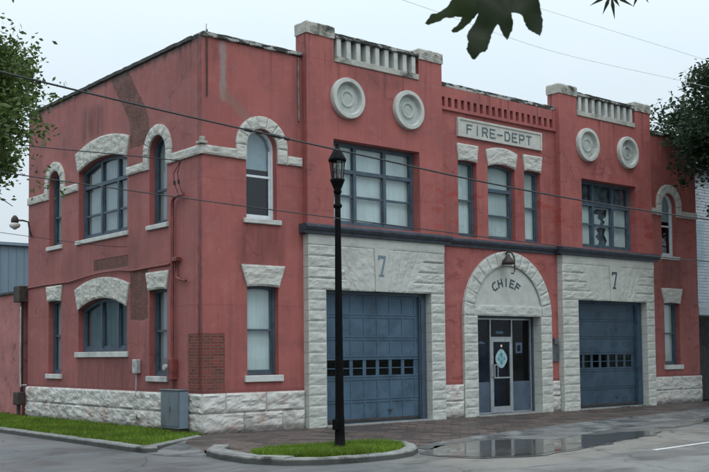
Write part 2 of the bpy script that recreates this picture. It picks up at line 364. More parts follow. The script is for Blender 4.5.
def topf(a0, a1, z1, kind, rise):
    c, r = (a0 + a1) / 2, (a1 - a0) / 2
    if kind == 'semi': return lambda a, w=0.: z1 + math.sqrt(max(0., (r - w) ** 2 - (a - c) ** 2))
    if kind == 'seg': return lambda a, w=0.: z1 - w + rise * (1 - ((a - c) / r) ** 2)
    return lambda a, w=0.: z1 - w
def opening(a0, a1, z0, z1, kind='flat', rise=0):
    if kind == 'flat': return rect(a0, a1, z0, z1)
    f = topf(a0, a1, z1, kind, rise)
    if kind == 'semi': return [(a0, z0), (a1, z0)] + arcpts((a0 + a1) / 2, z1, (a1 - a0) / 2, 0, 180, 18)
    return [(a0, z0), (a1, z0)] + [(a1 - (a1 - a0) * i / 12, f(a1 - (a1 - a0) * i / 12)) for i in range(13)]
def rock(bm, plane, fn, d_front, d_back, relief=.05, res=.045, size=(1, 1), seed=0, margin=.03, wave=1.):
    """one rock-faced stone: fn(s,t)->(a,z), front bulging outwards (towards negative d)"""
    ns = max(2, int(size[0] / res)); nt = max(2, int(size[1] / res)); V = []
    for i in range(ns + 1):
        row = []
        for j in range(nt + 1):
            s, t_ = i / ns, j / nt; a, z = fn(s, t_)
            e = min(min(s, 1 - s) * size[0], min(t_, 1 - t_) * size[1]); k = min(1., e / margin) if margin else 1.
            p = Vector((a * 3.2 * wave, z * 7.5, seed * 3.7)); n = noise.noise(p) * .6 + noise.noise(p * 2.7) * .3 + noise.noise(p * 6) * .15
            edge = (noise.noise(Vector((a * 5, z * 5, 9.1))) * .006)
            row.append(bm.verts.new(PM(plane, a, d_front - relief * k * max(-.1, .5 + n) + edge, z)))
        V.append(row)
    for i in range(ns):
        for j in range(nt): bm.faces.new([V[i][j], V[i + 1][j], V[i + 1][j + 1], V[i][j + 1]])
    ring = [(i, 0) for i in range(ns)] + [(ns, j) for j in range(nt)] + [(i, nt) for i in range(ns, 0, -1)] + [(0, j) for j in range(nt, 0, -1)]
    B = []
    for i, j in ring:
        a, z = fn(i / ns, j / nt); B.append(bm.verts.new(PM(plane, a, d_back, z)))
    for q in range(len(ring)):
        p, r = ring[q], ring[(q + 1) % len(ring)]
        bm.faces.new([V[p[0]][p[1]], V[r[0]][r[1]], B[(q + 1) % len(ring)], B[q]])
def quadfn(bl, br, tr, tl):
    def f(s, t_):
        x = (1 - s) * (1 - t_) * bl[0] + s * (1 - t_) * br[0] + s * t_ * tr[0] + (1 - s) * t_ * tl[0]
        z = (1 - s) * (1 - t_) * bl[1] + s * (1 - t_) * br[1] + s * t_ * tr[1] + (1 - s) * t_ * tl[1]
        return x, z
    return f
def rockrect(bm, plane, a0, a1, z0, z1, df, db, gap=.006, **k):
    rock(bm, plane, quadfn((a0 + gap, z0 + gap), (a1 - gap, z0 + gap), (a1 - gap, z1 - gap), (a0 + gap, z1 - gap)), df, db, size=(a1 - a0, z1 - z0), **k)
def polarfn(c, zc, r0, r1, t0, t1):
    return lambda s, t_: (c + (r0 + (r1 - r0) * t_) * math.cos(math.radians(t0 + (t1 - t0) * s)), zc + (r0 + (r1 - r0) * t_) * math.sin(math.radians(t0 + (t1 - t0) * s)))
def tube(bm, pts, r, seg=8, r1=None, caps=True):
    pts = [Vector(p) for p in pts]; rings = []; n = len(pts)
    up = Vector((0, 0, 1))
    for i, p in enumerate(pts):
        d = (pts[min(i + 1, n - 1)] - pts[max(i - 1, 0)]).normalized()
        s = d.cross(up) if abs(d.z) < .95 else d.cross(Vector((1, 0, 0))); s.normalize(); u = s.cross(d)
        rr = r if r1 is None else r + (r1 - r) * i / (n - 1)
        rings.append([bm.verts.new(p + s * rr * math.cos(2 * PI * k / seg) + u * rr * math.sin(2 * PI * k / seg)) for k in range(seg)])
    for i in range(n - 1):
        for k in range(seg): bm.faces.new([rings[i][k], rings[i][(k + 1) % seg], rings[i + 1][(k + 1) % seg], rings[i + 1][k]])
    if caps: bm.faces.new(rings[0]); bm.faces.new(rings[-1][::-1])
def lathe(bm, prof, seg=24, loc=(0, 0, 0), axis='z'):
    R = []
    for r, h in prof:
        row = []
        for k in range(seg):
            c, s = math.cos(2 * PI * k / seg) * r, math.sin(2 * PI * k / seg) * r
            v = Vector((c, s, h)) if axis == 'z' else Vector((c, h, s))
            row.append(bm.verts.new(v + Vector(loc)))
        R.append(row)
    for i in range(len(R) - 1):
        for k in range(seg): bm.faces.new([R[i][k], R[i][(k + 1) % seg], R[i + 1][(k + 1) % seg], R[i + 1][k]])
    for row in (R[0], R[-1]):
        try: bm.faces.new(row)
        except Exception: pass

# ---------------------------------------------------------------- fire station
ST = tag(empty('fire_station'), 'two-storey faded red fire station with pale stone trim and FIRE-DEPT sign', 'fire station')
W, D, H = 20.71, 10.46, 9.38
front_open = []; side_open = []
B1 = (2.93, 7.70); B2 = (12.83, 17.70)      # projecting engine bays
BD = -.20                                    # their front plane
SD = -.24                                    # stone surround plane
seedc = [0]
def sd(): seedc[0] += 1; return seedc[0]

def make_window(plane, a0, a1, z0, z1, kind='flat', rise=0, base=0., mull=(), transom=None, rails=(), mat='bluewin', blind='blind', blind_z=None,
                sill=None, recess=.16, fw=.07, head=None, nolights=(), broken=None, label=None, tmat=None):
    """window mesh (its frame) > sash, pane, blind, sill, lintel"""
    tf = topf(a0, a1, z1, kind, rise); d = base + recess
    out = opening(a0 + .004, a1 - .004, z0 + .002, z1, kind, rise)
    if kind == 'semi': out = [(a0 + .004, z0 + .002), (a1 - .004, z0 + .002)] + arcpts((a0 + a1) / 2, z1, (a1 - a0) / 2 - .004, 0, 180, 18)
    elif kind == 'seg': out = [(p[0], p[1] - (.004 if p[1] > z0 + .01 else 0)) for p in out]
    else: out = rect(a0 + .004, a1 - .004, z0 + .002, z1 - .004)
    mw = .10; cols = []; xs = [a0 + fw]
    for m in mull: xs += [m - mw / 2, m + mw / 2]
    xs.append(a1 - fw); cols = [(xs[i], xs[i + 1]) for i in range(0, len(xs), 2)]
    rows = [(z0 + fw, None)] if transom is None else [(z0 + fw, transom - .05), (transom + .05, None)]
    holes = []
    for (l, r) in cols:
        for (b, tt) in rows:
            if tt is not None: holes.append(rect(l, r, b, tt))
            else:
                n = 10; top = [(r - (r - l) * i / n, max(b + .05, tf(r - (r - l) * i / n, fw))) for i in range(n + 1)]
                holes.append([(l, b), (r, b)] + top)
    bm = NB(); plate(bm, plane, out, holes, d, d + .10)
    win = obj('window', bm, mat, ST)
    if label: win['label'] = label
    bm = NB()
    for (l, r) in cols:
        for rz in rails: pbox(bm, plane, l - .01, r + .01, d + .025, d + .085, rz - .028, rz + .028)
        w = .035
        b = z0 + fw; topz = (transom - .05) if transom else (z1 if kind != 'semi' else z1)
        for (u0, u1) in ((l + .001, l + w), (r - w, r - .001)): pbox(bm, plane, u0, u1, d + .04, d + .082, b + .001, topz - fw * .5)
        pbox(bm, plane, l + w, r - w, d + .042, d + .08, b + .001, b + .06)
    if rails or cols: obj('sash', bm, tmat or mat, win)
    bm = NB()
    for h in holes: plate(bm, plane, [(p[0], p[1]) for p in h], [], d + .055, d + .062, True)
    obj('pane', bm, 'glass', win)
    bm = NB(); k = 0
    for ci, (l, r) in enumerate(cols):
        for (b, tt) in rows:
            k += 1
            if (ci, 0 if b == z0 + fw else 1) in nolights: continue
            bb = b if (blind_z is None or b > blind_z) else blind_z[ci] if isinstance(blind_z, (list, tuple)) else blind_z
            if tt is not None: pp = rect(l - .02, r + .02, bb - .02, tt + .02)
            else:
                n = 8; pp = [(l - .02, bb), (r + .02, bb)] + [(r + .02 - (r - l + .04) * i / n, max(bb + .05, tf(r - (r - l) * i / n, .01) - .02)) for i in range(n + 1)]
            plate(bm, plane, pp, [], d + .12 + .004 * k, d + .126 + .004 * k)
    if broken: plate(bm, plane, rect(cols[1][0] - .02, cols[1][1] + .02, z0 + fw, transom - .04), broken, d + .12, d + .126)
    if len(bm.verts): obj('blind', bm, blind, win)
    else: bm.free()
    if sill:
        s0, s1, sz0, sz1 = sill; bm = NB(); pbox(bm, plane, s0, s1, base - .07, base + recess + .02, sz0, sz1, .012); obj('sill', bm, 'sill', win)
    return win

def key_lintel(plane, a0, a1, ztop, zbot, flare=.18, arch=.03, base=0.):
    bm = NB()
    w0, w1 = a0, a1
    def fn(s, t_):
        b = (a0 + (a1 - a0) * s, zbot + arch * (1 - (2 * s - 1) ** 2)); tp = (a0 - flare + (a1 - a0 + 2 * flare) * s, ztop)
        return b[0] + (tp[0] - b[0]) * t_, b[1] + (tp[1] - b[1]) * t_
    rock(bm, plane, fn, base - .04, base + .12, relief=.045, size=(a1 - a0 + flare, ztop - zbot), seed=sd())
    return obj('lintel', bm, 'lintel', ST)
def arch_stones(plane, c, zs, r0, r1, base=0., ears=True, n=7):
    bm = NB()
    for i in range(n): rock(bm, plane, polarfn(c, zs, r0, r1, 180 - 180 * i / n - .5, 180 - 180 * (i + 1) / n + .5), base - .05, base + .12, relief=.04, size=(PI * r1 / n, r1 - r0), seed=sd(), margin=.02)
    for sgn in (-1, 1):     # legs down to the string course
        a = sorted((c + sgn * r0, c + sgn * r1)); rockrect(bm, plane, a[0], a[1], 6.55, zs, base - .05, base + .12, relief=.035, seed=sd(), margin=.02)
    return obj('arch_stones', bm, 'lintel', ST)

AZ = 6.92
# ---- front wing windows
for (c, cz) in ((1.68, 1.70), (18.98, 19.03)):
    front_open.append(opening(c - .45, c + .45, 5.14, AZ, 'semi'))
    w = make_window('f', c - .45, c + .45, 5.14, AZ, 'semi', rails=(6.22,), mat='whitewin', blind='board', blind_z=6.40, sill=(c - .54, c + .56, 5.02, 5.138),
                    label='white arched sash window with pale board in its head', tmat='whitewin')
    arch_stones('f', c, AZ, .452, .76)
    front_open.append(opening(cz - .46, cz + .46, 1.33, 3.47, 'seg', .04))
    make_window('f', cz - .46, cz + .46, 1.33, 3.47, 'seg', .04, rails=(2.43,), sill=(cz - .55, cz + .57, 1.17, 1.328), blind='blind')
    key_lintel('f', cz - .47, cz + .47, 4.01, 3.475)
# ---- centre windows
for (l, r, tz, ri) in ((8.50, 9.27, 7.36, .03), (9.74, 10.93, 7.33, .10), (11.36, 12.11, 7.36, .03)):
    front_open.append(opening(l, r, 5.17, tz, 'seg', ri))
    big = r - l > 1
    make_window('f', l, r, 5.17, tz, 'seg', ri, rails=(5.9,) if big else (6.25,), transom=6.66 if big else None, blind='blind', recess=.15, fw=.07)
for (l, r, zt, zb, fl, ar) in ((8.50, 9.27, 7.87, 7.37, .06, .03), (11.36, 12.11, 7.87, 7.37, .08, .03)): key_lintel('f', l, r, zt, zb, fl, ar)
bm = NB()
def midl(s, t_):
    b = (9.74 + 1.19 * s, 7.34 + .10 * (1 - (2 * s - 1) ** 2)); tp = (9.64 + 1.40 * s, 7.82 + .12 * (1 - (2 * s - 1) ** 2)); return b[0] + (tp[0] - b[0]) * t_, b[1] + (tp[1] - b[1]) * t_
rock(bm, 'f', midl, -.04, .12, relief=.045, size=(1.3, .5), seed=sd()); obj('lintel', bm, 'lintel', ST)
# portal
front_open.append(rect(9.07, 11.98, -.2, 2.95))
# bays: holes through main wall (garage door + upper window)
bays = ((B1, (3.50, 7.17), (3.78, 6.80)), (B2, (13.60, 17.25), (13.88, 16.80)))
for (b, g, w) in bays:
    front_open.append(rect(g[0] - .05, g[1] + .05, -.2, 3.52)); front_open.append(rect(w[0], w[1], 5.16, 7.37))
wbm = NB(); plate(wbm, 'f', rect(0, W, -.3, H), front_open, 0, .32)
# ---- side windows
for c in (2.13, 8.42):
    side_open.append(opening(c - .45, c + .45, 5.12, AZ, 'semi'))
    make_window('s', c - .45, c + .45, 5.12, AZ, 'semi', rails=(6.0,), blind='blindgrey', sill=(c - .54, c + .54, 5.0, 5.118), recess=.15)
    arch_stones('s', c, AZ, .452, .72)
    side_open.append(opening(c - .45, c + .45, 1.32, 3.46, 'seg', .04))
    make_window('s', c - .45, c + .45, 1.32, 3.46, 'seg', .04, rails=(2.45,), blind='blindgrey', sill=(c - .54, c + .54, 1.18, 1.318), recess=.15)
    key_lintel('s', c - .46, c + .46, 3.93, 3.465, .13)
side_open.append(opening(3.80, 6.78, 5.12, 7.08, 'seg', .24))
make_window('s', 3.80, 6.78, 5.12, 7.08, 'seg', .24, mull=(4.62, 5.62), transom=6.62, rails=(5.80,), blind='blindgrey', sill=(3.72, 6.9, 5.0, 5.118), recess=.15, fw=.10)
side_open.append(opening(3.80, 6.78, 1.95, 3.14, 'seg', .28))
make_window('s', 3.80, 6.78, 1.95, 3.14, 'seg', .28, mull=(4.62, 5.62), rails=(), blind='curtain', sill=(3.72, 6.9, 1.80, 1.948), recess=.15, fw=.10)
for (zl, zt, ri, ro) in ((7.08, 7.62, .24, .26), (3.14, 3.72, .28, .27)):
    bm = NB(); n = 7
    for i in range(n):
        s0, s1 = i / n + .002, (i + 1) / n - .002
        def fn(s, t_, s0=s0, s1=s1):
            q = s0 + (s1 - s0) * s; b = (3.80 + 2.98 * q, zl + ri * (1 - (2 * q - 1) ** 2)); tp = (3.62 + 3.36 * q, zt + ro * (1 - (2 * q - 1) ** 2))
            return b[0] + (tp[0] - b[0]) * t_, b[1] + (tp[1] - b[1]) * t_
        rock(bm, 's', fn, -.04, .12, relief=.045, size=(.45, .55), seed=sd(), margin=.02)
    obj('lintel', bm, 'lintel', ST)
bm2 = NB(); plate(bm2, 's', rect(.32, D, -.3, H), side_open, 0, .319)
me = bpy.data.meshes.new('x'); bm2.to_mesh(me); bm2.free(); wbm.from_mesh(me); bm = wbm
box(bm, W - .3, W, .33, D, -.3, H); box(bm, .33, W - .31, D - .3, D - .001, -.3, H)
obj('wall', bm, 'wall', ST)
bm = NB(); box(bm, .33, W - .31, .34, D - .31, 8.5, 8.6); obj('roof', bm, 'roofing', ST)
bm = NB(); box(bm, .33, W - .31, .9, D - .31, 4.3, 4.5); box(bm, .33, W - .31, .34, D - .31, -.28, -.02); obj('interior_floor', bm, 'darkroom', ST)
bm = NB(); box(bm, .9, W - .9, 1.6, 1.7, -.02, 8.49); box(bm, .9, 1.0, 1.71, D - .9, -.02, 8.49); obj('interior_partition', bm, 'darkroom', ST)
# upper bay walls + piers
for (b, g, w) in bays:
    bm = NB(); plate(bm, 'f', rect(b[0], b[1], 5.0, H), [rect(w[0], w[1], 5.16, 7.37)], BD, -.001)
    for (l, r) in ((b[0] - .001, b[0] + .88), (b[1] - .88, b[1] + .001)): box(bm, l, r, BD - .002, .25, H - .001, 9.98)
    obj('bay_wall', bm, 'wall', ST)
    for (l, r) in ((b[0] - .025, b[0] + .90), (b[1] - .90, b[1] + .025)):
        bm = NB(); c0 = (l + r) / 2
        q = []
        def ring(z, inset): return [bm.verts.new(p) for p in ((l + inset, BD - .03 + inset, z), (r - inset, BD - .03 + inset, z), (r - inset, .28 - inset, z), (l + inset, .28 - inset, z))]
        rr = [ring(9.982, 0), ring(10.26, 0), ring(10.30, .04), ring(10.345, .22)]
        for i in range(3):
            for k in range(4): bm.faces.new([rr[i][k], rr[i][(k + 1) % 4], rr[i + 1][(k + 1) % 4], rr[i + 1][k]])
        bm.faces.new(rr[0][::-1]); bm.faces.new(rr[-1])
        bmesh.ops.subdivide_edges(bm, edges=bm.edges[:], cuts=5, use_grid_fill=True)
        for v in bm.verts: v.co += Vector((noise.noise(v.co * 5), noise.noise(v.co * 5 + Vector((3, 0, 0))), noise.noise(v.co * 6))) * .014
        cap = obj('pier_cap', bm, 'cap', ST)
        bm = NB()       # carved scrolls
        for cx in (c0 - .2, c0 + .2):
            pts = [(cx + (.02 + .013 * k / 3) * math.cos(k * .7) * 1.6, BD - .034, 10.12 + (.02 + .013 * k / 3) * math.sin(k * .7) * 1.2) for k in range(20)]
            tube(bm, pts, .012, 5)
        obj('carving', bm, 'cap', cap)
    # balustrade
    l, r = b[0] + .90, b[1] - .90
    bm = NB(); box(bm, l + .002, r - .002, BD - .05, .12, 10.02, 10.13, .01)
    bmesh.ops.subdivide_edges(bm, edges=[e for e in bm.edges if e.calc_length() > 1], cuts=40)
    for v in bm.verts: v.co.z += noise.noise(v.co * 4) * .012
    obj('balustrade_rail', bm, 'coping', ST)
    bm = NB(); box(bm, l + .002, r - .002, BD - .035, -.01, 9.385, 9.54, .01); obj('balustrade_base', bm, 'cap', ST)
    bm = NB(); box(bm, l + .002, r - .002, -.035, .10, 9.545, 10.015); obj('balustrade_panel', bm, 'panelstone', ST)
    n = 9; p = (r - l) / n
    for k in range(n):
        bm = NB(); x = l + p * (k + .5) - .01
        box(bm, x - .07, x + .07, BD - .01, -.036, 9.542, 10.018, .008)
        obj('baluster', bm, 'baluster', ST)
    # roundels
    cc = (b[0] + b[1]) / 2
    for cx in (cc - 1.08, cc + 1.06):
        bm = NB(); lathe(bm, [(.54, BD + .03), (.54, BD - .09), (.525, BD - .125), (.43, BD - .13), (.415, BD - .11), (.405, BD - .02), (.40, BD + .02)], 48, (cx, 0, 8.47), 'y')
        rd_ = obj('roundel', bm, 'baluster', ST)
        bm = NB(); lathe(bm, [(.404, BD - .006), (.26, BD - .012), (.235, BD - .014), (.225, BD - .036), (.195, BD - .045), (.17, BD - .036), (.16, BD - .012), (.0001, BD - .016)], 48, (cx, 0, 8.47), 'y'); obj('centre_boss', bm, 'roundelin', rd_)
    # upper bay window
    a, z = w
    bx = (w[0], w[1])
    m1, m2 = w[0] + .92, w[0] + 1.97
    if b is B1:
        make_window('f', bx[0], bx[1], 5.16, 7.37, mull=(m1, m2), transom=6.62, rails=(5.97,), base=BD, recess=.27, fw=.10, blind='blind', label='triple bay window with white blinds behind blue-grey sashes')
    else:
        brk = [[(m1 + .16, 6.44), (m1 + .34, 6.52), (m1 + .9, 6.53), (m1 + .84, 6.30), (m1 + .66, 6.20), (m1 + .78, 6.12), (m1 + .70, 6.02), (m1 + .50, 6.0), (m1 + .56, 6.14), (m1 + .38, 6.22), (m1 + .42, 6.34), (m1 + .22, 6.34)],
               [(m1 + .30, 5.86), (m1 + .52, 5.93), (m1 + .80, 5.90), (m1 + .72, 5.7), (m1 + .86, 5.5), (m1 + .74, 5.27), (m1 + .34, 5.25), (m1 + .44, 5.45), (m1 + .24, 5.6), (m1 + .40, 5.72)]]
        brk2 = brk
        make_window('f', bx[0], bx[1], 5.16, 7.37, mull=(m1, m2), transom=6.62, rails=(5.97,), base=BD, recess=.27, fw=.10, blind='blind', nolights=((0, 1), (1, 1), (2, 1), (1, 0)), broken=brk, label='triple bay window with a torn blind in its middle light')
        bm = NB(); plate(bm, 'f', rect(bx[0] + .08, bx[1] - .08, 5.22, 7.30), [], BD + .45, BD + .46); obj('board_dim_back_plane', bm, 'boarddimroom', ST)  # boards the transoms; lower part is an added plane painted as dim room

# ---- string course (stone band) and copings
bm = NB()
def stringrun(plane, a0, a1, d0=-.05):
    n = max(1, round((a1 - a0) / .8)); st = (a1 - a0) / n
    for i in range(n): rockrect(bm, plane, a0 + i * st, a0 + (i + 1) * st, 6.56, 6.79, d0, .1, relief=.03, seed=sd(), margin=.015)
for a_ in (('f', -.06, .925), ('f', 2.44, 2.90), ('f', 17.72, 18.22), ('f', 19.74, W), ('s', -.04, 1.41), ('s', 2.85, 3.78), ('s', 6.8, 7.70), ('s', 9.14, D)):
    bm = NB(); stringrun(*a_); obj('string_course', bm, 'lintel', ST)
def roughen(bm, amp=.014, cuts=60):
    bmesh.ops.subdivide_edges(bm, edges=[e for e in bm.edges if e.calc_length() > 1], cuts=cuts)
    for v in bm.verts: v.co += Vector((0, noise.noise(v.co * 3), noise.noise(v.co * 4 + Vector((5, 0, 0))))) * amp
for (l, r, z0, z1, y1) in ((.0, 2.92, 9.385, 9.50, .42), (7.72, 12.8, 9.42, 9.555, .36), (17.72, 20.72, 9.385, 9.50, .36)):
    bm = NB(); box(bm, l, r, -.06, y1, z0, z1, .012); roughen(bm); obj('coping', bm, 'coping', ST)
bm = NB(); box(bm, 7.71, 12.82, -.02, .3, H, 9.419); obj('parapet_course', bm, 'wall', ST)
bm = NB(); box(bm, -.05, .38, .43, D + .05, 9.385, 9.49, .012)
bmesh.ops.subdivide_edges(bm, edges=[e for e in bm.edges if e.calc_length() > 1], cuts=60)
for v in bm.verts: v.co += Vector((noise.noise(v.co * 3), 0, noise.noise(v.co * 4))) * .018
box(bm, .38, W, D - .35, D + .05, 9.385, 9.49); box(bm, W - .36, W + .03, .37, D - .36, 9.385, 9.49); obj('coping', bm, 'blackcoping', ST)
bm = NB(); box(bm, -.12, .08, -.12, .1, 6.80, 6.86, .008); box(bm, -.10, .02, -.10, -.02, 6.861, 6.96, .008); obj('corner_bracket', bm, 'cap', ST)

# ---- corbel slots in the centre parapet: recessed look from separate projecting band with openings
bm = NB(); hs = []
for k in range(19):
    x = 7.80 + .262 * k
    if x + .14 < 12.80: hs.append(rect(x, x + .135, 8.85, 9.12))
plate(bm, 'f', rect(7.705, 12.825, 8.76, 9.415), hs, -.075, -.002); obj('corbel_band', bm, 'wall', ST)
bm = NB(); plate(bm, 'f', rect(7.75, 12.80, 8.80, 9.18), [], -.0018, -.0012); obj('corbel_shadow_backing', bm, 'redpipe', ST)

# ---- cornice
bm = NB()
def cornice(x0, x1, y):
    prof = [(0, 4.86), (-.05, 4.86), (-.06, 4.93), (-.12, 4.96), (-.16, 5.02), (-.16, 5.07), (-.10, 5.10), (0, 5.125)]
    L = [bm.verts.new((x0, y + p[0], p[1])) for p in prof]; R_ = [bm.verts.new((x1, y + p[0], p[1])) for p in prof]
    for i in range(len(prof) - 1): bm.faces.new([L[i], L[i + 1], R_[i + 1], R_[i]])
    bm.faces.new(L); bm.faces.new(R_[::-1])
for (b, _, _) in bays: cornice(b[0] - .17, b[1] + .17, SD); box(bm, b[0] - .13, b[0] - .002, SD + .002, -.002, 4.88, 5.11); box(bm, b[1] + .002, b[1] + .13, SD + .002, -.002, 4.88, 5.11)
cornice(7.86, 12.66, -.002)
obj('cornice', bm, 'cornice', ST)

# ---- stone surrounds of the two engine doors
for bi, (b, g, w) in enumerate(bays):
    bm = NB(); DB = .028
    z = 0.; n = 13; hh = 3.46 / n
    for side_ in (0, 1):
        l, r = (b[0], g[0]) if side_ == 0 else (g[1], b[1])
        zz = -.15
        rows_ = [(-.15, hh)] + [(hh * i, hh * (i + 1)) for i in range(1, n)]
        for (q0, q1) in rows_:
            rockrect(bm, 'f', l, r, q0, q1, SD + .035, .028, relief=.030, seed=sd(), margin=.025, gap=.003)
    c0 = (g[0] + g[1]) / 2
    # courses each side of the fan, smooth upper band, fan voussoirs, keystone
    ZT = 4.60; rows = 4; rh = (ZT - 3.46) / rows
    for i in range(rows):
        q0, q1 = 3.46 + rh * i, 3.46 + rh * (i + 1); spread = 1.05 + .16 * i
        for (l, r) in ((b[0], c0 - spread), (c0 + spread, b[1])):
            rockrect(bm, 'f', l, r, q0, q1, SD + .035, DB, relief=.042, seed=sd(), margin=.03, gap=.004)
        nv = 4
    for sgn in (-1, 1):
        nv = 5
        for k in range(nv):
            def X_(u, t_): base_ = .17 + (.88) * u; top_ = .20 + (.16 * rows + .85) * u; return c0 + sgn * (base_ + (top_ - base_) * t_)
            u0, u1 = k / nv, (k + 1) / nv
            f = lambda s, t_, u0=u0, u1=u1: (X_(u0 + (u1 - u0) * s, t_) , 3.464 + (ZT - 3.468) * t_)
            rock(bm, 'f', f, SD + .03, DB, relief=.022, size=(.25, 1.1), seed=sd(), margin=.02)
    rockrect(bm, 'f', b[0], b[1], ZT, 4.858, SD + .02, DB, relief=.012, seed=sd(), margin=.02, gap=.002)
    sur = obj('door_surround', bm, 'surround', ST)
    bm = NB(); plate(bm, 'f', [(c0 - .205, 3.464), (c0 + .205, 3.464), (c0 + .245, 4.598), (c0 - .245, 4.598)], [], SD - .015, SD + .1); obj('keystone', bm, 'surround', sur)
    s = .56; x0, z0 = c0 - .135, 3.86
    seven = [(0, .83), (0, 1), (.48, 1), (.48, .86), (.27, .1), (.36, .1), (.36, 0), (.06, 0), (.06, .1), (.15, .1), (.37, .86), (.10, .86), (.08, .78), (0, .78)]
    bm = NB(); plate(bm, 'f', [(x0 + p[0] * s, z0 + p[1] * s) for p in seven], [], SD - .022, SD - .0155); obj('number_seven', bm, 'letter' if bi else 'lettersoft', sur)
    # reveals + timber frame
    gd = .10; dm = 'bluedoor' if bi == 0 else 'bluedoor2'
    L, R_ = g[0] + .06, g[1] - .24 if bi == 0 else g[1] - .34
    bm = NB(); plate(bm, 'f', rect(g[0] + .002, g[1] - .002, -.02, 3.468), [rect(L, R_, -.015, 3.38)], .03, .20)
    box(bm, R_ + .04, g[1] - .06, -.005, .03, 0., 3.3)
    fr = obj('door_frame', bm, 'blue' if bi == 0 else 'bluedoor2', ST)
    secs = [0, .60, 1.19, 1.72, 2.24, 2.83, 3.38] if bi == 0 else [0, .66, 1.24, 1.78, 2.30, 2.86, 3.38]
    bm = NB(); cols = 7 if bi == 0 else 7; wl, wr = L + .07, R_ - .12; cw = (wr - wl) / cols
    holes = []
    wz0, wz1 = secs[2] + .04, secs[3] - .06
    for k in range(cols): holes.append(rect(wl + k * cw + .055, wl + (k + 1) * cw - .055, wz0, wz1))
    plate(bm, 'f', rect(L + .003, R_ - .003, .012, 3.377), holes, .10, .14)
    door = obj('garage_door', bm, dm, ST); door['label'] = 'blue sectional door with panels' if bi == 0 else 'darker blue sectional door with wide plain boards'
    bm = NB()
    for i, zz in enumerate(secs[:-1]):
        for e in (zz + .015, secs[i + 1] - .055): box(bm, L + .01, R_ - .01, .084, .0995, e, e + .05)
        if i == 2 : 
            continue
        if bi == 0:
            for k in range(cols + 1): x = wl + k * cw; box(bm, max(L + .01, x - .03), min(R_ - .01, x + .03), .086, .0996, zz + .066, secs[i + 1] - .056)
    obj('door_rails', bm, dm, door)
    bm = NB()
    for k in range(cols): box(bm, wl + k * cw + .055, wl + (k + 1) * cw - .055, .108, .122, (wz0 + wz1) / 2 - .012, (wz0 + wz1) / 2 + .012)
    obj('muntin', bm, dm, door)
    bm = NB()
    for k in range(cols): plate(bm, 'f', rect(wl + k * cw + .05, wl + (k + 1) * cw - .05, wz0 - .005, wz1 + .005), [], .124, .13, True)
    obj('pane', bm, 'doorglass', door)
    bm = NB(); box(bm, g[0] + .05, g[1] - .05, .055, .085, .06, .12) ; box(bm, (L + R_) / 2 + .55, (L + R_) / 2 + .68, .065, .083, .30, .33); obj('handle', bm, 'rustdark', door)
    bm = NB(); box(bm, g[0] - .05, g[1] + .02, SD - .06, .05, -.09, .015, .01); obj('threshold', bm, 'concrete', ST)
    bm = NB(); box(bm, g[0] + .1, g[1] - .1, 1.2, 1.25, 0, 3.3); obj('interior_screen', bm, 'darkroom', ST)

# ---- stone base courses
bm = NB()
def basecourse(plane, a0, a1, stag=0.):
    for row, (q0, q1) in enumerate(((-.25, .46), (.46, .93))):
        a = a0; i = 0
        while a < a1 - .02:
            ln = 1.15 + .35 * noise.noise(Vector((a, row * 7 + 3, 1 if plane == 'f' else 5)))
            if i == 0 and row: ln *= .55
            b_ = min(a1, a + ln)
            if a1 - b_ < .3: b_ = a1
            rockrect(bm, plane, a, b_, q0, q1, -.05, -.001, relief=.06, seed=sd(), margin=.035, gap=.005); a = b_; i += 1
for a_ in (('f', -.05, 2.92), ('f', 7.71, 8.56), ('f', 12.44, 12.82), ('f', 17.71, W + .02), ('s', -.045, D)): bm = NB(); basecourse(*a_); obj('stone_base', bm, 'base', ST)


# ---- portal
PC, PZ = 10.50, 2.86
bm = NB()
for (l, r) in ((8.57, 9.13), (11.92, 12.43)):
    n = 11
    for i in range(n): rockrect(bm, 'f', l, r, -.15 if i == 0 else 2.9 * i / n, 2.9 * (i + 1) / n, -.09,   .228, relief=.030, seed=sd(), margin=.025, gap=.003)
n = 15
for i in range(n):
    rock(bm, 'f', polarfn(PC, PZ + .04, 1.50, 1.93, 180 - 180 * i / n - .2, 180 - 180 * (i + 1) / n + .2), -.09, -.001, relief=.04, size=(.4, .42), seed=sd(), margin=.02)
rock(bm, 'f', quadfn((9.02, 2.905), (11.98, 2.905), (11.98, 3.22), (9.02, 3.22)), -.075, .228, relief=.03, size=(2.9, .3), seed=sd(), margin=.03)
por = obj('portal_surround', bm, 'surround', ST)
bm = NB(); tp = [(PC + 1.488 * math.cos(math.radians(a)), PZ + .04 + 1.488 * math.sin(math.radians(a))) for a in range(8, 173, 4)]
plate(bm, 'f', tp, [], -.035, -.001); obj('tympanum', bm, 'surround', por)
